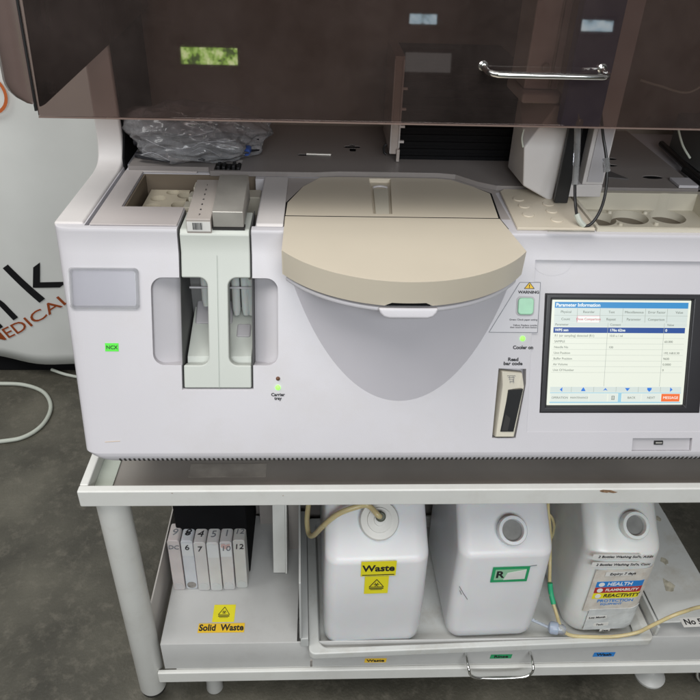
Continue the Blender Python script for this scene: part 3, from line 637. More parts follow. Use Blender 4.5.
bm = BM(); box(bm, .402, .4250, .9975, .9985, .92, 1.0); obj('frame_slip', bm, GREYP, FR_)
bm = BM(); box(bm, .3310, .3860, .955, .978, 1.012, 1.50); obj('navy_motor_cover', bm, NAVY, A, bevel=.003)
bm = BM(); box(bm, .290, .3400, 1.02, 1.10, 1.046, 1.5); obj('pipettor_column', bm, WHITE2, A, bevel=.003)
bm = BM(); tube(bm, [(.326, 1.017, 1.05), (.326, 1.017, 1.49)], .002, 8, smooth=False); lathe(bm, (.315, 1.017, 1.077), (0, -1, 0), [(.006, 0), (.005, .004)], 16); obj('column_rod', bm, METAL, A)
# sampling tubes: black loop and its clear sleeves
lp = [onY(x, y, q) for x, y, q in ((578, 105, .96), (577, 150, .955), (575, 185, .935), (575.5, 205, .915), (578, 219, .905), (584, 226, .902), (592, 223, .903), (600, 211, .91), (605, 195, .925), (607, 175, .94), (606, 155, .95), (603, 135, .958), (600, 105, .96))]
bm = BM(); tube(bm, lp, .0021, 10); TL = obj('sampling_tube_loop', bm, BLACK, A)
bm = BM(); tube(bm, lp[0:3], .0045, 10); tube(bm, [onY(606.7, 172, .942), onY(606, 158, .949)], .0048, 10); lathe(bm, onY(578, 127, .958), (0, 0, 1), [(.006, 0), (.006, .008), (.004, .012)], 12); obj('clear_sleeve', bm, film('sleeve_film', (.75, .75, .78), .15, haze=.35, hcol=(.5, .5, .5)), TL)
bm = BM(); tube(bm, [onY(576.5, 214, .908), onY(579.5, 221, .904), onY(584, 226, .902)], .0042, 10); obj('heat_shrink_marker', bm, CABLE, TL)
# right side of the inner deck
bm = BM(); tube(bm, [(.636, 1.271, .897), (.622, 1.10, .897), (.620, 1.06, .897)], .0055, 8, smooth=False); box(bm, .612, .624, 1.05, 1.13, .8936, .900); obj('deck_rail', bm, BLACK, A)
bm = BM(); box(bm, .572, .604, 1.048, 1.085, .8937, .8985); obj('white_deck_block', bm, WHITE, A, bevel=.001)
bm = BM(); prz(bm, [(.43, 1.10), (.505, 1.085), (.44, 1.21)], .8937, .8950); obj('dark_triangle', bm, mat('dark_triangle_grey', (.10, .095, .095), .5), A)  # flat dark grey triangle on the rear deck
bm = BM(); box(bm, .608, .611, .886, 1.06, .8855, .889); obj('deck_edge_strip', bm, DARK, A)
bm = BM(); box(bm, .612, .95, .90, 1.045, .8853, .8885); obj('beige_deck_panel', bm, BEIGE, A, bevel=.001)
bm = BM(); box(bm, .64, .80, 1.11, 1.25, .8937, .960); obj('wash_station', bm, mat('grey_station_plastic', (.16, .16, .155), .5), A, bevel=.004)
bm = BM(); tube(bm, [onY(678, 128, 1.06), onY(681, 140, 1.06), onY(684, 148, 1.06), onY(690, 158, 1.06)], .0017, 8); tube(bm, [onY(640, 80, 1.1), onY(660, 86, 1.1), onY(690, 92, 1.1), onY(720, 70, 1.1)], .0018, 8); obj('thin_white_tube', bm, CABLE, A)

# ---- smoked hood
HD = obj('smoked_hood', (lambda b: (prx(b, [(.8980, 1.030), (.9010, 1.0295), (.9560, 1.5295), (.953, 1.530)], -.3470, 1.02), b)[1])(BM()), HOODM, A, smooth=30)
bm = BM(); prx(bm, [(.8972, 1.0275), (.9018, 1.0275), (.9018, 1.0292), (.8972, 1.0292)], -.3470, 1.02); obj('hood_lower_edge', bm, HOODE, HD)
bm = BM(); sp_ = lambda y, z, o: (-.3455+.033*(y-.903)/.288+o, y, z)
loft(bm, [[sp_(y, z, o) for y, z in [(.903, 1.040), (.915, 1.040), (1.191, 1.075), (1.34, 1.095), (1.34, 1.53), (.955, 1.53)]] for o in (0, .0025)])
obj('hood_side_panel', bm, film('smoked_side_acrylic', (.42, .35, .33), .05, haze=.08, hcol=(.28, .22, .20)), HD)
bm = BM(); box(bm, -.3470, 1.02, .957, 1.40, 1.5305, 1.534); obj('hood_top', bm, HOODE, HD)
bm = BM(); lathe(bm, (-.3390, .930, 1.0565), (1, 0, 0), [(.0075, 0), (.0075, .004), (.005, .006)], 24); obj('hinge_knob', bm, BLACK, HD)
bm = BM(); prx(bm, [(.8965, 1.036), (.9020, 1.036), (.9560, 1.529), (.9505, 1.529)], -.3500, -.3473); obj('hinge_strip', bm, BLACK, HD)
bm = BM(); box(bm, -.336, -.331, .945, .952, 1.125, 1.5); tube(bm, [(-.333, .956, 1.12), (-.333, .960, 1.5)], .004, 8, smooth=False); obj('gas_strut', bm, DARK, HD)
bm = BM()
cr = [(-.3490, .8940), (-.356, .8925), (-.366, .894), (-.378, .901), (-.389, .914), (-.396, .935), (-.398, .96), (-.3935, .96), (-.391, .937), (-.385, .919), (-.376, .907), (-.365, .900), (-.356, .8985), (-.3490, .8990)]
RG = []
for z, t in ((1.0445, .16), (1.0455, .45), (1.049, .72), (1.055, .88), (1.062, .97), (1.068, 1), (1.52, 1)):
    RG.append([(-.349+(x+.349)*t, .894+(y-.894)*(.4+.6*t)+.11*(z-1.03), z+ (.0 if x > -.37 else .004*(1-t))) for x, y in cr])
loft(bm, RG); obj('hood_cheek', bm, CHEEK, HD, smooth=50)
bm = BM()
hz = 1.0965
hp = [(.203, .907, hz+.002), (.204, .890, hz), (.206, .878, hz), (.2115, .8705, hz), (.222, .868, hz), (.28, .868, hz), (.334, .868, hz), (.3445, .8705, hz), (.350, .878, hz), (.352, .890, hz), (.3525, .907, hz+.002)]
tube(bm, hp, .0036, 14, k=5); lathe(bm, (.203, .9075, hz+.002), (0, -1, 0), [(.0062, 0), (.0062, .002), (.0045, .004)], 20); lathe(bm, (.3525, .9075, hz+.002), (0, -1, 0), [(.0062, 0), (.0062, .002), (.0045, .004)], 20)
obj('hood_handle', bm, CHROME, HD)

# ================================================================ things resting on the analyser
# metal sample rack
R = thing('sample_rack', 'grey metal sample rack with numbered top and bar code standing in the carrier slot', 'rack', (-.14, .93, .80))
bm = BM(); prx(bm, [(.889, .8755), (.889, .8990), (1.005, .9120), (1.01, .8755)], -.178, -.1445); obj('rack_body', bm, mat('rack_plastic', (.42, .38, .35), .4), R, bevel=.0012)
bm = BM(); prx(bm, [(.893, .886), (.893, .9085), (.992, .925), (.998, .886)], -.1425, -.1010); obj('metal_block', bm, METAL, R, bevel=.0010)
rf = Fr((-.178, .889, .8755), (1, 0, 0), (0, 0, 1))
bm = BM(); frr(bm, rf, .001, .0325, .006, .0200, .0002, .0006); BL = obj('bar_code_label', bm, PAPER, R)
bm = BM(); x = .0085
for k in range(13): wv = random.choice((.0004, .0007, .0010)); frr(bm, rf, x, x+wv, .0085, .0185, .0006, .0009); x += wv+random.choice((.0004, .0006))
obj('bars', bm, INK, BL)
rtf = Fr((-.178, .889, .8990), (1, 0, 0), (0, .116, .013))
ll = [text('n', str(7-i), .0055, rtf, .017, .012+.0145*i, INK, None, d=.0004) for i in range(7)]
join_meshes('rack_numbers', ll, INK, R)
bm = BM(); box(bm, -.1435, -.100, .8925, .905, .8820, .8857); obj('rack_foot', bm, DARK, R)
# plastic bag with tips
BG = thing('plastic_bag', 'crumpled clear plastic bag of black pipette tips lying on the rear deck', 'bag', (-.19, 1.16, .895))
bm = BM(); bmesh.ops.create_icosphere(bm, subdivisions=6, radius=1)
for q in bm.verts:
    p = q.co.copy(); n1 = noise.fractal(p*1.1+V((3, 1, 0)), .8, 2, 3); n2 = abs(noise.noise(p*2.4+V((1, 5, 2))))+.28*abs(noise.noise(p*6))
    r = 1+.18*n1-.20*n2
    q.co = (-.200+.122*p.x*r*(1+.1*math.sin(p.y*4)), 1.170+.066*p.y*r, max(.8955, .928+(.050+.014*max(0, -p.x))*p.z*r))
obj('bag_film', bm, BAGM, BG, smooth=None)
bm = BM()
for k in range(9):
    a = random.uniform(-.29, -.14); y = random.uniform(1.108, 1.13); z = random.uniform(.905, .945)
    p = smooth_path([(a, y, z), (a+.02, y-.004, z+random.uniform(-.012, .012)), (a+random.uniform(.03, .06), y+.004, z+random.uniform(-.02, .01))], 6); tube(bm, p, .0005, 5, smooth=False)
obj('bag_creases', bm, film('bag_crease', (.9, .9, .92), .1, haze=.5, hcol=(.85, .85, .9)), BG)
TIPM = mat('black_tip_plastic', (.02, .02, .024), .3)
tb = BM(); lathe(tb, (0, 0, 0), (1, 0, 0), [(.0050, 0), (.0050, .014), (.0036, .024), (.0012, .062)], 12); tme = tomesh(tb, 'pipette_tip'); tme.materials.append(TIPM); tme.polygons.foreach_set('use_smooth', [True]*len(tme.polygons))
for k in range(24):
    o = bpy.data.objects.new('pipette_tip', tme); COL.objects.link(o)
    o.location = (-.275+.0062*k+random.uniform(-.01, .01)-.02, 1.128+random.random()*.05, .903+random.random()*.026); o.rotation_euler = (0, random.uniform(-.1, .1), random.uniform(-.5, .5))
    tag(o, 'black pipette tip lying among others inside the clear plastic bag', 'pipette tip', 'black pipette tips inside the bag')
bm = BM(); lathe(bm, (-.118, 1.135, .912), (.2, 1, .1), [(.007, 0), (.007, .01), (.004, .02)], 12); tag(obj('blue_cap', bm, mat('blue_cap_plastic', (.06, .12, .4), .35)), 'small blue plastic cap at the right end of the clear bag', 'cap')

# ================================================================ CART
C_ = thing('lab_cart', 'white painted steel lab cart with raised tray rim and round legs', 'cart', (.3, 1.05, -.07))
FX0, FX1 = -.351, 1.05
bm = BM()
box(bm, FX0, FX1, .750, .764, .4985, .5300)                       # front rim
box(bm, FX0, FX0+.013, .7642, 1.45, .4985, .5298); box(bm, FX0+.0135, FX1, 1.436, 1.45, .4985, .5298)
CT = obj('tray_rim', bm, CART, C_, bevel=.0025, seg=3)
bm = BM(); box(bm, FX0+.0132, FX0+.040, .7645, 1.43, .499, .5075); obj('rim_liner', bm, mat('greenish_liner', (.50, .54, .47), .4, var=.06), CT)
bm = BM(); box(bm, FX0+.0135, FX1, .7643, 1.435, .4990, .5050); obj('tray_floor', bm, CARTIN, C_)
bm = BM(); frr(bm, Fr((-.20, .785, .5051), (1, 0, 0), (0, 1, 0)), 0, .12, .02, .05, 0, .0008); obj('worn_patch', bm, mat('worn_patch_paint', (.34, .31, .275), .35, var=.25, vscale=30), CT)
# legs
def leg(x, y):
    bm = BM(); lathe(bm, (x, y, -.026), (0, 0, 1), [(.0238, 0), (.0250, .003), (.0250, .5245)], 40); l = obj('leg', bm, CART, C_, smooth=50)
    bm = BM(); lathe(bm, (x, y, -.034), (0, 0, 1), [(.023, 0), (.0245, .007)], 32); lathe(bm, (x, y, -.048), (0, 0, 1), [(.008, 0), (.008, .014)], 16); obj('leg_collar', bm, BLACK, l)
    bm = BM(); lathe(bm, (x-.011, y+.018, -.0445), (1, 0, 0), [(.017, 0), (.0255, .003), (.0255, .019), (.017, .022)], 32); obj('caster', bm, BLACK, l)
leg(-.316, .786); leg(-.316, 1.40); leg(1.0, .792); leg(1.0, 1.40)
bm = BM(); box(bm, -.296, .98, .7640, .7728, .0150, .0450); obj('lower_rail', bm, CART, C_, bevel=.0025, seg=3)
bm = BM(); box(bm, -.262, .785, .7730, 1.09, .0200, .0440); obj('lower_shelf', bm, CART, C_)
bm = BM(); box(bm, -.295, .60, 1.10, 1.106, .0445, .498); obj('back_sheet', bm, SHELFBACK, C_)
# rust spots on the front rim
bm = BM()
rr_ = Fr((0, .7500, 0), (1, 0, 0), (0, 0, 1))
for (px, py, s) in ((606, 491, .010), (613, 492, .006), (283, 495.5, .0012), (172, 492.5, .0012)):
    u, v = rr_.px(px, py); v = min(v, .5265)
    frp(bm, rr_, [(u+s*(.7+.5*random.random())*math.cos(a), v+.3*s*(.7+.5*random.random())*math.sin(a)) for a in [i*.7 for i in range(9)]], .0001, .0004)
obj('rust_spot', bm, mat('rust', (.28, .17, .10), .7, var=.4, vscale=200), CT)
bm = BM(); lathe(bm, (-.203, .805, -.069), (0, 0, 1), [(.0165, 0), (.014, .055), (.014, .086)], 24); tag(obj('floor_bollard_foot', bm, mat('off_white_foot', (.5, .5, .48), .5, var=.1)), 'short off white plastic foot under the left part of the cart', 'foot')
# chrome-rimmed caster at right and pale cap
t = thing('caster_wheel', 'chrome rimmed caster wheel partly in view under the right end of the cart', 'caster', (.80, .81, -.07))
bm = BM(); f2 = Fr((.803, .800, -.040), (1, 0, 0), (0, .3, .9)); P = smooth_path([tuple(f2.p(.024*math.cos(a), .027*math.sin(a))) for a in [i*math.pi/8 for i in range(17)]], 2); tube(bm, P, .0035, 10, smooth=False); obj('chrome_ring', bm, CHROME, t)
bm = BM(); lathe(bm, (.803, .812, -.043), (0, -1, .3), [(.022, 0), (.022, .010), (.016, .013)], 32); obj('wheel', bm, BLACK, t)
bm = BM(); lathe(bm, (.690, .812, -.0695), (0, 0, 1), [(.030, 0), (.031, .006), (.024, .014), (.010, .018), (.008, .088)], 32); tag(obj('levelling_foot', bm, mat('pale_foot_plastic', (.55, .55, .53), .4)), 'pale round levelling foot under the right part of the cart', 'foot')

# ================================================================ waste box on lower shelf
BY = .7735; BT = .1205
WB = thing('waste_box', 'low white steel box on the lower shelf with yellow Solid Waste labels', 'box', (.2, .9, .0445))
bm = BM(); prz(bm, [(-.2835, BY), (.785, BY), (.785, 1.085), (.6345, 1.085), (.6345, BY+.0035), (-.0350, BY+.0035), (-.0350, 1.085), (-.2835, 1.085)], .0445, BT); obj('box_body', bm, SHELF, WB, bevel=.0012, seg=2, weighted=False)
bm = BM(); box(bm, -.0345, .6340, BY+.004, 1.084, .0445, .0900); obj('box_floor', bm, SHELF, WB)
bm = BM(); prx(bm, [(.806, .0600), (.800, .100), (.802, .1500), (.812, .1830), (1.045, .1830), (1.075, .49), (1.09, .49), (1.09, .0600)], -.3020, -.2990); obj('side_plate', bm, mat('side_plate_paint', (.58, .55, .52), .4, var=.04), WB, bevel=.0008)
q1 = onY(271, 507, 1.03); q2 = onY(284, 573, .965)
bm = BM(); prx(bm, [(.920, BT+.010), (.928, BT+.0015), (.985, BT+.0015), (1.05, .49), (1.025, .49)], -.0620, -.0585)
prx(bm, [(.9225, BT+.010), (.984, BT+.0022), (1.049, .488), (1.027, .488)], -.086, -.0622)
obj('support_bracket', bm, CART, WB, bevel=.0006)
bm = BM(); lathe(bm, (-.070, .9535, BT+.030), (0, -1, .12), [(.0035, 0), (.0035, .0012)], 16); obj('bracket_hole', bm, DARK, WB)
tf = Fr((0, 0, BT), (1, 0, 0), (0, 1, 0))
def toplab(px0, py0, px1, py1, m, name, par, d=.0002):
    a = tf.px(px0, py0); b = tf.px(px1, py1); bm = BM(); frr(bm, tf, a[0], b[0], b[1], a[1], d, d+.0004); o = obj(name, bm, m, par); return o, a, b
o, a, b = toplab(214.5, 605, 234, 622, YEL, 'biohazard_label', WB); biohazard('biohazard_symbol', tf, (a[0]+b[0])/2, (a[1]+b[1])/2+.003, .0105, o, d=.0007)
o, a, b = toplab(199, 624, 244, 632.5, ORY, 'solid_waste_label', WB, .0008); text('solid_waste_words', 'Solid  Waste', .0185, tf, (a[0]+b[0])/2, (a[1]+b[1])/2, INK, o, d=.0013, bold=.03, sx=.86)
bf2 = Fr((0, BY, 0), (1, 0, 0), (0, 0, 1))
def frontlab(px, py, w_, h_, m, word, name, col=INK, sz=.010):
    u, v = bf2.px(px, py-1.2); bm = BM(); frp(bm, bf2, [(u-w_/2, v-h_/2), (u+w_/2-.001, v-h_/2), (u+w_/2, v+h_/2), (u-w_/2+.001, v+h_/2)], .0002, .0006); o = obj(name, bm, m, WB); text('label_word', word, sz, bf2, u, v, col, o, d=.0009, bold=.03, sx=1.25)
frontlab(375.5, 661.5, .0420, .0125, ORY, 'Waste', 'waste_label'); frontlab(501, 657.5, .0420, .0125, GRN, 'Rinse', 'rinse_label'); frontlab(604, 655.5, .0420, .0130, BLU, 'Wash', 'wash_label')
hpts = [bf2.px(464, 660), bf2.px(528, 658)]
(u0, v0), (u1, v1) = hpts
bm = BM(); tube(bm, [(u0, BY, .0815), (u0, .757, .0815), (u0+.001, .742, .0780), (u0+.004, .738, .068), (u0+.012, .736, .062), (u0+.026, .7355, .059), ((u0+u1)/2, .735, .058), (u1-.026, .7355, .059), (u1-.012, .736, .062), (u1-.004, .738, .068), (u1-.001, .742, .0780), (u1, .757, .0815), (u1, BY, .0815)], .0026, 12, k=5); obj('pull_handle', bm, CHROME, WB)
u, v = tf.px(300, 619); bm = BM(); lathe(bm, (u, v, BT+.0001), (0, 0, 1), [(.0032, 0), (.0032, .0008)], 16); obj('screw_hole', bm, DARK, WB)
bm = BM(); box(bm, -.0570, -.0345, .990, .994, BT+.0003, .49); box(bm, -.122, -.0640, 1.06, 1.064, BT+.0003, .49); obj('divider_sheet', bm, SHELFBACK, WB)
# black bin
K = thing('black_bin', 'open black box behind the row of numbered white cartridges', 'bin', (-.2, 1.0, BT))
bm = BM(); box(bm, -.268, -.1330, .930, 1.095, BT+.0005, .488); obj('bin_body', bm, MATTE, K, bevel=.004)
# cartridges
labels = [('9', 'DC', 'leftmost cartridge, faint handwritten 9 over smudged letters', GREYINK), ('8', '6', 'second cartridge from left, black 6 and a grey smudge at its foot', INK), ('4', '7', 'white cartridge with a scribbled 4 over a black 7', INK),
          ('5', '', 'white cartridge with one faint 5 and a blank strip of tape', GREYINK), ('1', '10', 'white cartridge with a pinkish smudge and a faint 10', GREYINK), ('12', '12', 'rightmost cartridge, marked with a bold black 12', INK)]
CM = [mat('cartridge_plastic_%d' % i, c, .4, var=.06, vscale=30, sss=.1) for i, c in enumerate([(.58, .53, .52), (.58, .59, .62), (.60, .58, .57), (.64, .63, .62), (.60, .58, .58), (.56, .55, .53)])]
SM = mat('wet_smudge', (.26, .24, .22), .3, var=.4, vscale=150); PNK = mat('pink_smudge', (.62, .42, .40), .5, var=.2, vscale=120); TAPE = mat('white_tape', (.66, .67, .68), .5, var=.04)
for i, (t1, t2, lb, ink) in enumerate(labels):
    x = -.2795+.0242*i; hh = .131 if i else .134
    ctg = thing('cartridge', lb, 'cartridge', (x+.012, .905, BT), 'six narrow numbered white cartridges in a row')
    bm = BM(); cfm = Fr((x, .891, BT+.001), (1, 0, 0), (0, .05, 1)); dz = (.0, -.002, .002, .003, .001, -.003)[i]
    frp(bm, cfm, rrect(.0008, .0234, 0, hh, .0055, 5), -.045, dz); obj('shell', bm, CM[i], ctg, bevel=.0015, seg=2, smooth=50)
    c2 = Fr(cfm.p(0, 0, dz), cfm.x, cfm.y)
    bm = BM(); frp(bm, c2, rrect(.0035, .0208, .004, .0205, .008, 5), .0001, .0009); obj('foot_recess', bm, SM if i == 1 else CM[i], ctg, bevel=.0005)
    ct_ = Fr(cfm.p(0, hh, dz-.0), cfm.x, (0, 1, -.05))
    if i in (1, 3, 4):
        bm = BM(); frr(bm, c2, .0018, .0226, .092, .124, .0001, .0005); obj('tape_strip', bm, TAPE, ctg)
    if i == 4:
        bm = BM(); frp(bm, c2, [(.003, .118), (.012, .112), (.021, .119), (.020, .126), (.013, .1235), (.009, .1265), (.004, .125)], .0006, .0009); obj('pink_smudge', bm, PNK, ctg)
    text('handwriting', t1, .023 if i != 5 else .018, ct_, .012, .021, ink if i != 5 else GREYINK, ctg, d=.0003, bold=.012 if i == 1 else 0, rot=random.uniform(-.15, .15), shear=.15)
    if i in (1, 2): text('handwriting', 'x' if i == 1 else '~', .018, ct_, .012, .021, INK, ctg, d=.0006, bold=.01)
    if t2: text('handwriting', t2, .0185 if i != 0 else .014, c2, .012, hh-.017, ink, ctg, d=.0011, rot=random.uniform(-.08, .08), bold=.006, shear=.1)

# ================================================================ bottle tray
TR = thing('bottle_tray', 'shallow white moulded tray that holds the three plastic jugs', 'tray', (.3, .9, BT))
bm = BM(); z1 = BT+.0015
P = rrect(-.014, .632, .7590, 1.085, .012)
prz(bm, P, .1050, z1)
c = BM(); loft(c, [[(x, y, .0970) for x, y in rrect(.010, .598, .7790, 1.072, .02)], [(x, y, z1+.001) for x, y in rrect(.004, .620, .7700, 1.078, .02)]])
obj('tray_shell', bm, TRAYW, TR, bevel=.003, seg=3, cut=[c], smooth=45)
bm = BM(); loft(bm, [[(x, y, z) for x, y in rrect(-.004+e, .624-e, .7795+e, 1.0840-e, .012)] for z, e in ((.1049, 0), (.0935, 0), (.0935, .002), (.0970, .010), (.0970, .012))], cap=False)
box(bm, .0075, .6125, .7910, 1.0725, .0935, .0970)
loft(bm, [[(x, y, z) for x, y in rrect(-.004+e, .624-e, .7795+e, 1.0840-e, .012)] for z, e in ((.1049, .0001), (.1049, .006), (.0971, .0125))], cap=False)
obj('tray_pan', bm, TRAYW, TR, smooth=45)
bm = BM(); prx(bm, [(.756, .088), (.7588, .088), (.7588, .106), (.756, .106)], -.012, -.008); obj('tray_lip_tab', bm, SM, TR)
bm = BM(); prx(bm, [(.7745, .1475), (.7745, .1525), (1.09, .1525), (1.09, .1475)], .640, .770)
prx(bm, [(.768, BT+.001), (.768, .1475), (1.09, .1475), (1.09, BT+.001)], .634, .640)
obj('tray_flange', bm, TRAYW, TR, bevel=.002)
bm = BM(); box(bm, -.029, -.0145, .775, 1.085, BT+.0005, BT+.024); box(bm, -.0305, -.0265, .775, 1.085, BT+.0245, .30); obj('side_gutter', bm, mat('gutter_plastic', (.52, .53, .52), .4, var=.05), TR, bevel=.0015)
f3 = Fr((0, 0, .1525), (1, 0, 0), (0, 1, 0)); u, v = f3.px(686, 627)
bm = BM(); frr(bm, f3, u-.005, u+.06, v-.010, v+.010, .0002, .0006); o = obj('number_label', bm, PAPER, TR); text('number_words', 'No 5', .0165, f3, u, v, INK, o, d=.0009, align='LEFT', bold=.02)
DSM = mat('dried_stain', (.47, .44, .35), .6, var=.3, vscale=120)
for (px, py, s) in ((664, 523, .006), (672, 590, .012), (668, 565, .008)):
    bm = BM(); u, v = f3.px(px, py); frp(bm, f3, [(u+s*(.5+.7*random.random())*math.cos(a), v+s*(.8+.9*random.random())*math.sin(a)) for a in [i*.63 for i in range(10)]], .0001, .0003); obj('dried_stain', bm, DSM, TR)

# ================================================================ jugs
JB = .0975
def make_jug(label, x0, x1, yf, depth, sh, m, mouth_px, cap, mr=.022, group='white plastic jugs in the tray', rot=0, rad=.024, hgt=.322):
    cx = (x0+x1)/2
    t = thing('plastic_jug', label, 'jug', (cx, yf+depth/2, JB), group)
    z0 = JB+.0005; sh_z = JB+sh; top = JB+hgt
    bm = BM(); rings = []
    w_ = x1-x0; slope = .62
    # rounded-box loft: z, inset, front shift
    lv = [(z0, .020, .020), (z0+.003, .012, .012), (z0+.009, .005, .005), (z0+.020, .001, .001), (z0+.035, 0, 0), (z0+.12, -.0012, -.001), (sh_z-.012, 0, 0)]
    for z, i_, fsh in lv: rings.append([(x, y, z) for x, y in rrect(x0+i_, x1-i_, yf+fsh, yf+depth-i_, rad, 8)])
    # shoulder slopes back
    k = 14
    for j in range(1, k+1):
        s_ = j/k; z = sh_z-.012+(top-sh_z+.012)*s_
        off = max(0, s_-.06)*.085
        ease = .004*(1-math.cos(min(1, s_*3)*math.pi))/2
        r_in = .003*s_+(.018*max(0, s_-.85)/.15)
        rings.append([(x, y, z) for x, y in rrect(x0+r_in, x1-r_in, yf+off+ease+.25*off*s_, yf+depth-r_in, rad, 8)])
    loft(bm, rings); obj('body', bm, m, t, smooth=60)
    # neck on the sloping shoulder, leaning to the front
    f = Fr((0, yf+.004, sh_z-.012), (1, 0, 0), (0, .085+.02, top-sh_z+.012)); nh = .024 if cap else .0265
    f2_ = Fr(f.p(0, 0, nh), f.x, f.y); u, v = f2_.px(*mouth_px); o = f2_.p(u, v, 0); ax = f.n
    base = o-ax*nh
    if cap:
        bm = BM(); lathe(bm, base-ax*.02, ax, [(.034, 0), (.033, .02), (.030, .026)], 40); obj('neck', bm, m, t)
        bm = BM(); lathe(bm, base, ax, [(.0325, .002), (.0335, .006), (.0335, .016), (.0315, .0195), (.021, .020), (.0205, .0235), (.010, .024), (.0095, .027), (.004, .0275)], 48); cp = obj('cap', bm, mat('cap_plastic', (.76, .75, .71), .35, var=.03), t, smooth=30)
    else:
        bm = BM(); lathe(bm, base-ax*.02, ax, [(mr+.012, .006), (mr+.007, .016), (mr+.0075, .024), (mr+.005, .026), (mr+.0055, .041), (mr+.004, .0435), (mr-.001, .0435), (mr-.002, .041), (mr-.002, .012)], 48, cap=False); obj('neck', bm, m, t, smooth=40)
        bm = BM(); lathe(bm, base-ax*.02, ax, [(mr-.0021, .0330), (mr-.0021, .0333)], 40); obj('mouth', bm, HOLE, t)
    return t, o, ax, Fr((0, yf-.0012, 0), (1, 0, 0), (0, 0, 1))
J1, o1, ax1, jf1 = make_jug('white jug with white cap and yellow Waste label, leftmost in the tray', .014, .192, .784, .24, .244, JUG, (380, 517), True)
J2, o2, ax2, jf2 = make_jug('open white jug with a green and white label, middle one of three', .243, .409, .788, .24, .244, JUG, (514, 530), False, .0200)
J3, o3, ax3, jf3 = make_jug('open white jug with colour banded hazard label, right one of three', .472, .610, .790, .24, .232, JUG2, (639, 528), False, .0190, rad=.034)
def jl(f, x0, y0, x1, y1, m, name, par, d=.0006, th=.0004, skew=0):
    a = f.px(x0, y0); b = f.px(x1, y1); bm = BM(); frp(bm, f, [(a[0]+skew, b[1]), (b[0]+skew, b[1]), (b[0], a[1]), (a[0], a[1])], d, d+th); o = obj(name, bm, m, par); return o, ((a[0]+b[0])/2, (a[1]+b[1])/2), (b[0]-a[0], a[1]-b[1])
o, c, s = jl(jf1, 361, 558, 395, 572, YEL, 'waste_label', J1); text('waste_word', 'Waste', .0215, jf1, c[0], c[1]+.001, INK, o, d=.0013, bold=.03, sx=.95); bm = BM(); frr(bm, jf1, c[0]-s[0]*.46, c[0]+s[0]*.46, c[1]-s[1]*.44, c[1]-s[1]*.39, .0010, .0013); obj('underline', bm, INK, o)
o, c, s = jl(jf1, 364.5, 573, 387, 589.5, YEL, 'biohazard_label', J1); biohazard('biohazard_symbol', jf1, c[0], c[1]+.003, .0125, o)
o, c, s = jl(jf2, 493, 566.5, 526.5, 581, GRN, 'rinse_label', J2)
bm = BM(); frr(bm, jf2, c[0]-s[0]*.42, c[0]+s[0]*.42, c[1]-s[1]*.34, c[1]+s[1]*.34, .0010, .0012); obj('pale_patch', bm, mat('pale_green_paper', (.30, .55, .36), .5), o)
text('label_letter', 'R', .024, jf2, c[0]-s[0]*.28, c[1], INK, o, d=.0014, bold=.03); bm = BM(); frp(bm, jf2, [(c[0]-s[0]*.16, c[1]-s[1]*.34), (c[0]+s[0]*.42, c[1]-s[1]*.30), (c[0]+s[0]*.42, c[1]+s[1]*.30), (c[0]-s[0]*.08, c[1]+s[1]*.12)], .0012, .0016); obj('white_cover_patch', bm, PAPER, o)
bm = BM()
for pts in ([(459, 585), (463, 592), (467, 598)], [(461, 593), (459.5, 589)], [(527, 567), (532, 566), (537, 565.5)]):
    P = [jf2.p(*jf2.px(*q), .0004) for q in pts]; tube(bm, P, .0006, 6, smooth=False)
obj('pen_mark', bm, GREYINK, J2)
# jug 3 labels
o, c, s = jl(jf3, 597, 572, 641, 612, mat('stained_label', (.66, .62, .56), .5, var=.12, vscale=60, dirt=(.50, .36, .26), dirt_amt=.5, dscale=40), 'hazard_label', J3, d=.0004)
U0 = c[0]-s[0]*.42; WU = s[0]*.80; vt = jf3.px(625, 583)[1]
for (m_, word, ink_, wc) in ((BLU, 'HEALTH', WINK, 'health_band'), (RED, 'FLAMMABILITY', WINK, 'flammability_band'), (YEL, 'REACTIVITY', INK, 'reactivity_band')):
    bm = BM(); frr(bm, jf3, U0, U0+WU, vt-.0155, vt-.0003, .0009, .0012); bo = obj(wc, bm, m_, o)
    c_ = text('band_word', word, .0125 if word != 'FLAMMABILITY' else .0092, jf3, U0+.020, vt-.0080, ink_, o, d=.0014, bold=.02, align='LEFT', shear=.1)
    bm = BM(); frp(bm, jf3, circ(U0+.010, vt-.0080, .0055, 16), .0013, .0016); obj('band_dot', bm, WINK, o)
    vt -= .0160
text('band_word', 'PROTECTION', .0110, jf3, U0+.012, vt-.007, BLU, o, d=.0012, bold=.01, align='LEFT'); text('band_word', 'EQUIPMENT', .0075, jf3, U0+.020, vt-.0165, BLU, o, d=.0012, align='LEFT')
def strip(px, py, w_, h_, rot, word, sz, al='LEFT', dx=.004, m_=PAPER):
    u, v = jf3.px(px, py); ca, sa = math.cos(rot), math.sin(rot); bm = BM()
    R_ = lambda a, b: (u+a*ca-b*sa, v+a*sa+b*ca)
    frp(bm, jf3, [R_(0, -h_/2), R_(w_, -h_/2), R_(w_, h_/2), R_(0, h_/2)], .0018, .0021); so = obj('paper_strip', bm, m_, J3); text('strip_words', word, sz, jf3, *R_(dx, 0), INK, so, d=.0025, align='LEFT', rot=rot, bold=.01, shear=.1)
strip(593, 557.5, .086, .0125, -.045, '2 Bottles Washing Sol\'n, Addit', .0080, dx=.010)
strip(592, 565.5, .086, .0125, -.035, '2 Bottles Washing Sol\'n, Conc', .0080, dx=.008)
strip(606, 575.5, .052, .0110, .01, 'Expiry: 7 days', .0085, dx=.008)
strip(587, 619, .038, .0095, .03, 'Lot: Month', .0070); strip(594, 626, .028, .0090, .03, 'Tech:', .0066); strip(600, 632, .020, .0075, .03, 'Date:', .0060)
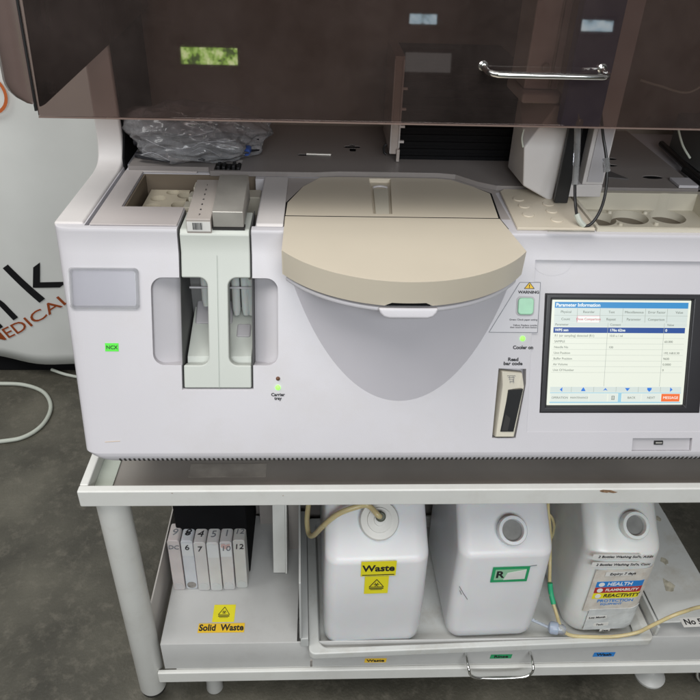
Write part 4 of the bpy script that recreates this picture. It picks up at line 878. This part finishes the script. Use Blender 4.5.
bm = BM(); a = jf3.px(604, 613); 
for (pa, pb) in (((590, 611), (645, 630)),):
    p0_ = jf3.px(*pa); p1_ = jf3.px(*pb); frr(bm, jf3, p0_[0], p1_[0]-.02, p1_[1], p0_[1], .0009, .0019)
obj('clear_tape', bm, mat('wrinkled_tape', (.62, .64, .64), .22, bump=.5, bscale=90, var=.12, vscale=50), J3)

def wrap(o, xc, yc, r):
    b = bmesh.new(); b.from_mesh(o.data)
    for _ in range(6):
        es = [e for e in b.edges if abs(e.verts[0].co.x-e.verts[1].co.x) > .003]
        if not es: break
        bmesh.ops.subdivide_edges(b, edges=es, cuts=1); bmesh.ops.triangulate(b, faces=[f for f in b.faces if len(f.verts) > 4])
    for q in b.verts:
        if q.co.x > xc:
            a = (q.co.x-xc)/r; d = (yc-r)-q.co.y; q.co.x = xc+(r+d)*math.sin(a); q.co.y = yc-(r+d)*math.cos(a)
    b.to_mesh(o.data); b.free(); o.data.set_sharp_from_angle(angle=math.radians(30))
    for c in o.children: wrap(c, xc, yc, r)
bpy.context.view_layer.update()
for o_ in list(J3.children):
    if o_.name.split('.')[0] in ('hazard_label', 'paper_strip', 'clear_tape'): wrap(o_, .610-.034, .790+.034, .034)
def turn(t, piv, ang):
    R2 = Matrix.Rotation(ang, 3, 'Z'); t.location = V(piv)+R2 @ (t.location-V(piv)); t.rotation_euler = (0, 0, ang)
for t_ in (TR, J1, J2, J3): turn(t_, (.35, .79, 0), math.radians(1.6))
# ================================================================ hoses and filter
e = o1+ax1*.012
bm = BM(); P = [onY(311, 480, .95), onY(309, 500, .93), onY(307, 520, .90), onY(309, 534, .875), onY(314, 535, .855), onY(324, 525, .825), onY(338, 514, .820), onY(356, 507, .822), onY(368, 505.5, .826), o1+ax1*.022+V((-.006, 0, .004)), e]
tube(bm, P, .0048, 12, k=6); HS = obj('waste_hose', bm, HOSE); tag(HS, 'yellowed plastic hose looping into the cap of the Waste jug', 'hose')
bm = BM(); lathe(bm, o1+ax1*.004, ax1, [(.0085, 0), (.0085, .012), (.0065, .014)], 20); obj('hose_collar', bm, mat('collar_plastic', (.10, .11, .08), .4), HS)
bm = BM(); P = [onY(549, 480, .95), onY(548, 508, .93), onY(550, 530, .91), onY(550, 560, .89), onY(550, 590, .845), onY(556, 612, .815), onY(561, 627, .785), onY(570, 635, .778)]
P += [onY(590, 636.8, .774), onY(615, 636.5, .772), onY(637, 632.5, .772), onY(650, 626.5, .770), onY(672, 616, .768), onY(686, 611, .775), onY(700, 607, .79), onY(740, 600, .80)]
tube(bm, P, .0034, 12, k=6); H2 = obj('wash_hose', bm, HOSE); tag(H2, 'long yellowed hose running down and across the foot of the right jug', 'hose')
bm = BM(); tube(bm, [onY(550, 583, .851), onY(551, 593, .841), onY(553.6, 604, .826)], .0048, 12); obj('green_tape_band', bm, GRN2, H2)
bm = BM(); tube(bm, [onY(541, 480, .96), onY(545, 508, .95), onY(552, 518, .94), onY(554, 530, .935), onY(549, 545, .925), onY(547.5, 565, .90)], .0028, 10, k=6); tag(obj('thin_hose', bm, HOSE), 'thinner yellow hose curling between the middle and right jugs', 'hose')
FT = thing('inline_filter', 'small clear and blue inline filter lying between middle and right jugs', 'filter', (.45, .79, .12))
a = onY(530, 619, .80); b = onY(548, 627, .79); c = onY(560, 629, .784); e2 = onY(568, 631, .782)
bm = BM(); tube(bm, [a, b], .0028, 10, smooth=False); obj('inlet_stem', bm, CLP, FT)
bm = BM(); dr = (c-b).normalized(); lathe(bm, b, dr, [(.004, 0), (.0105, .003), (.0115, .006), (.0115, .016), (.0105, .018)], 28); obj('filter_body', bm, mat('blue_grey_filter', (.36, .42, .52), .3, sss=.2), FT)
bm = BM(); lathe(bm, b+dr*.018, dr, [(.0095, 0), (.0095, .008), (.006, .014)], 24); obj('outlet_cap', bm, CLP, FT)
bpy.context.view_layer.update()
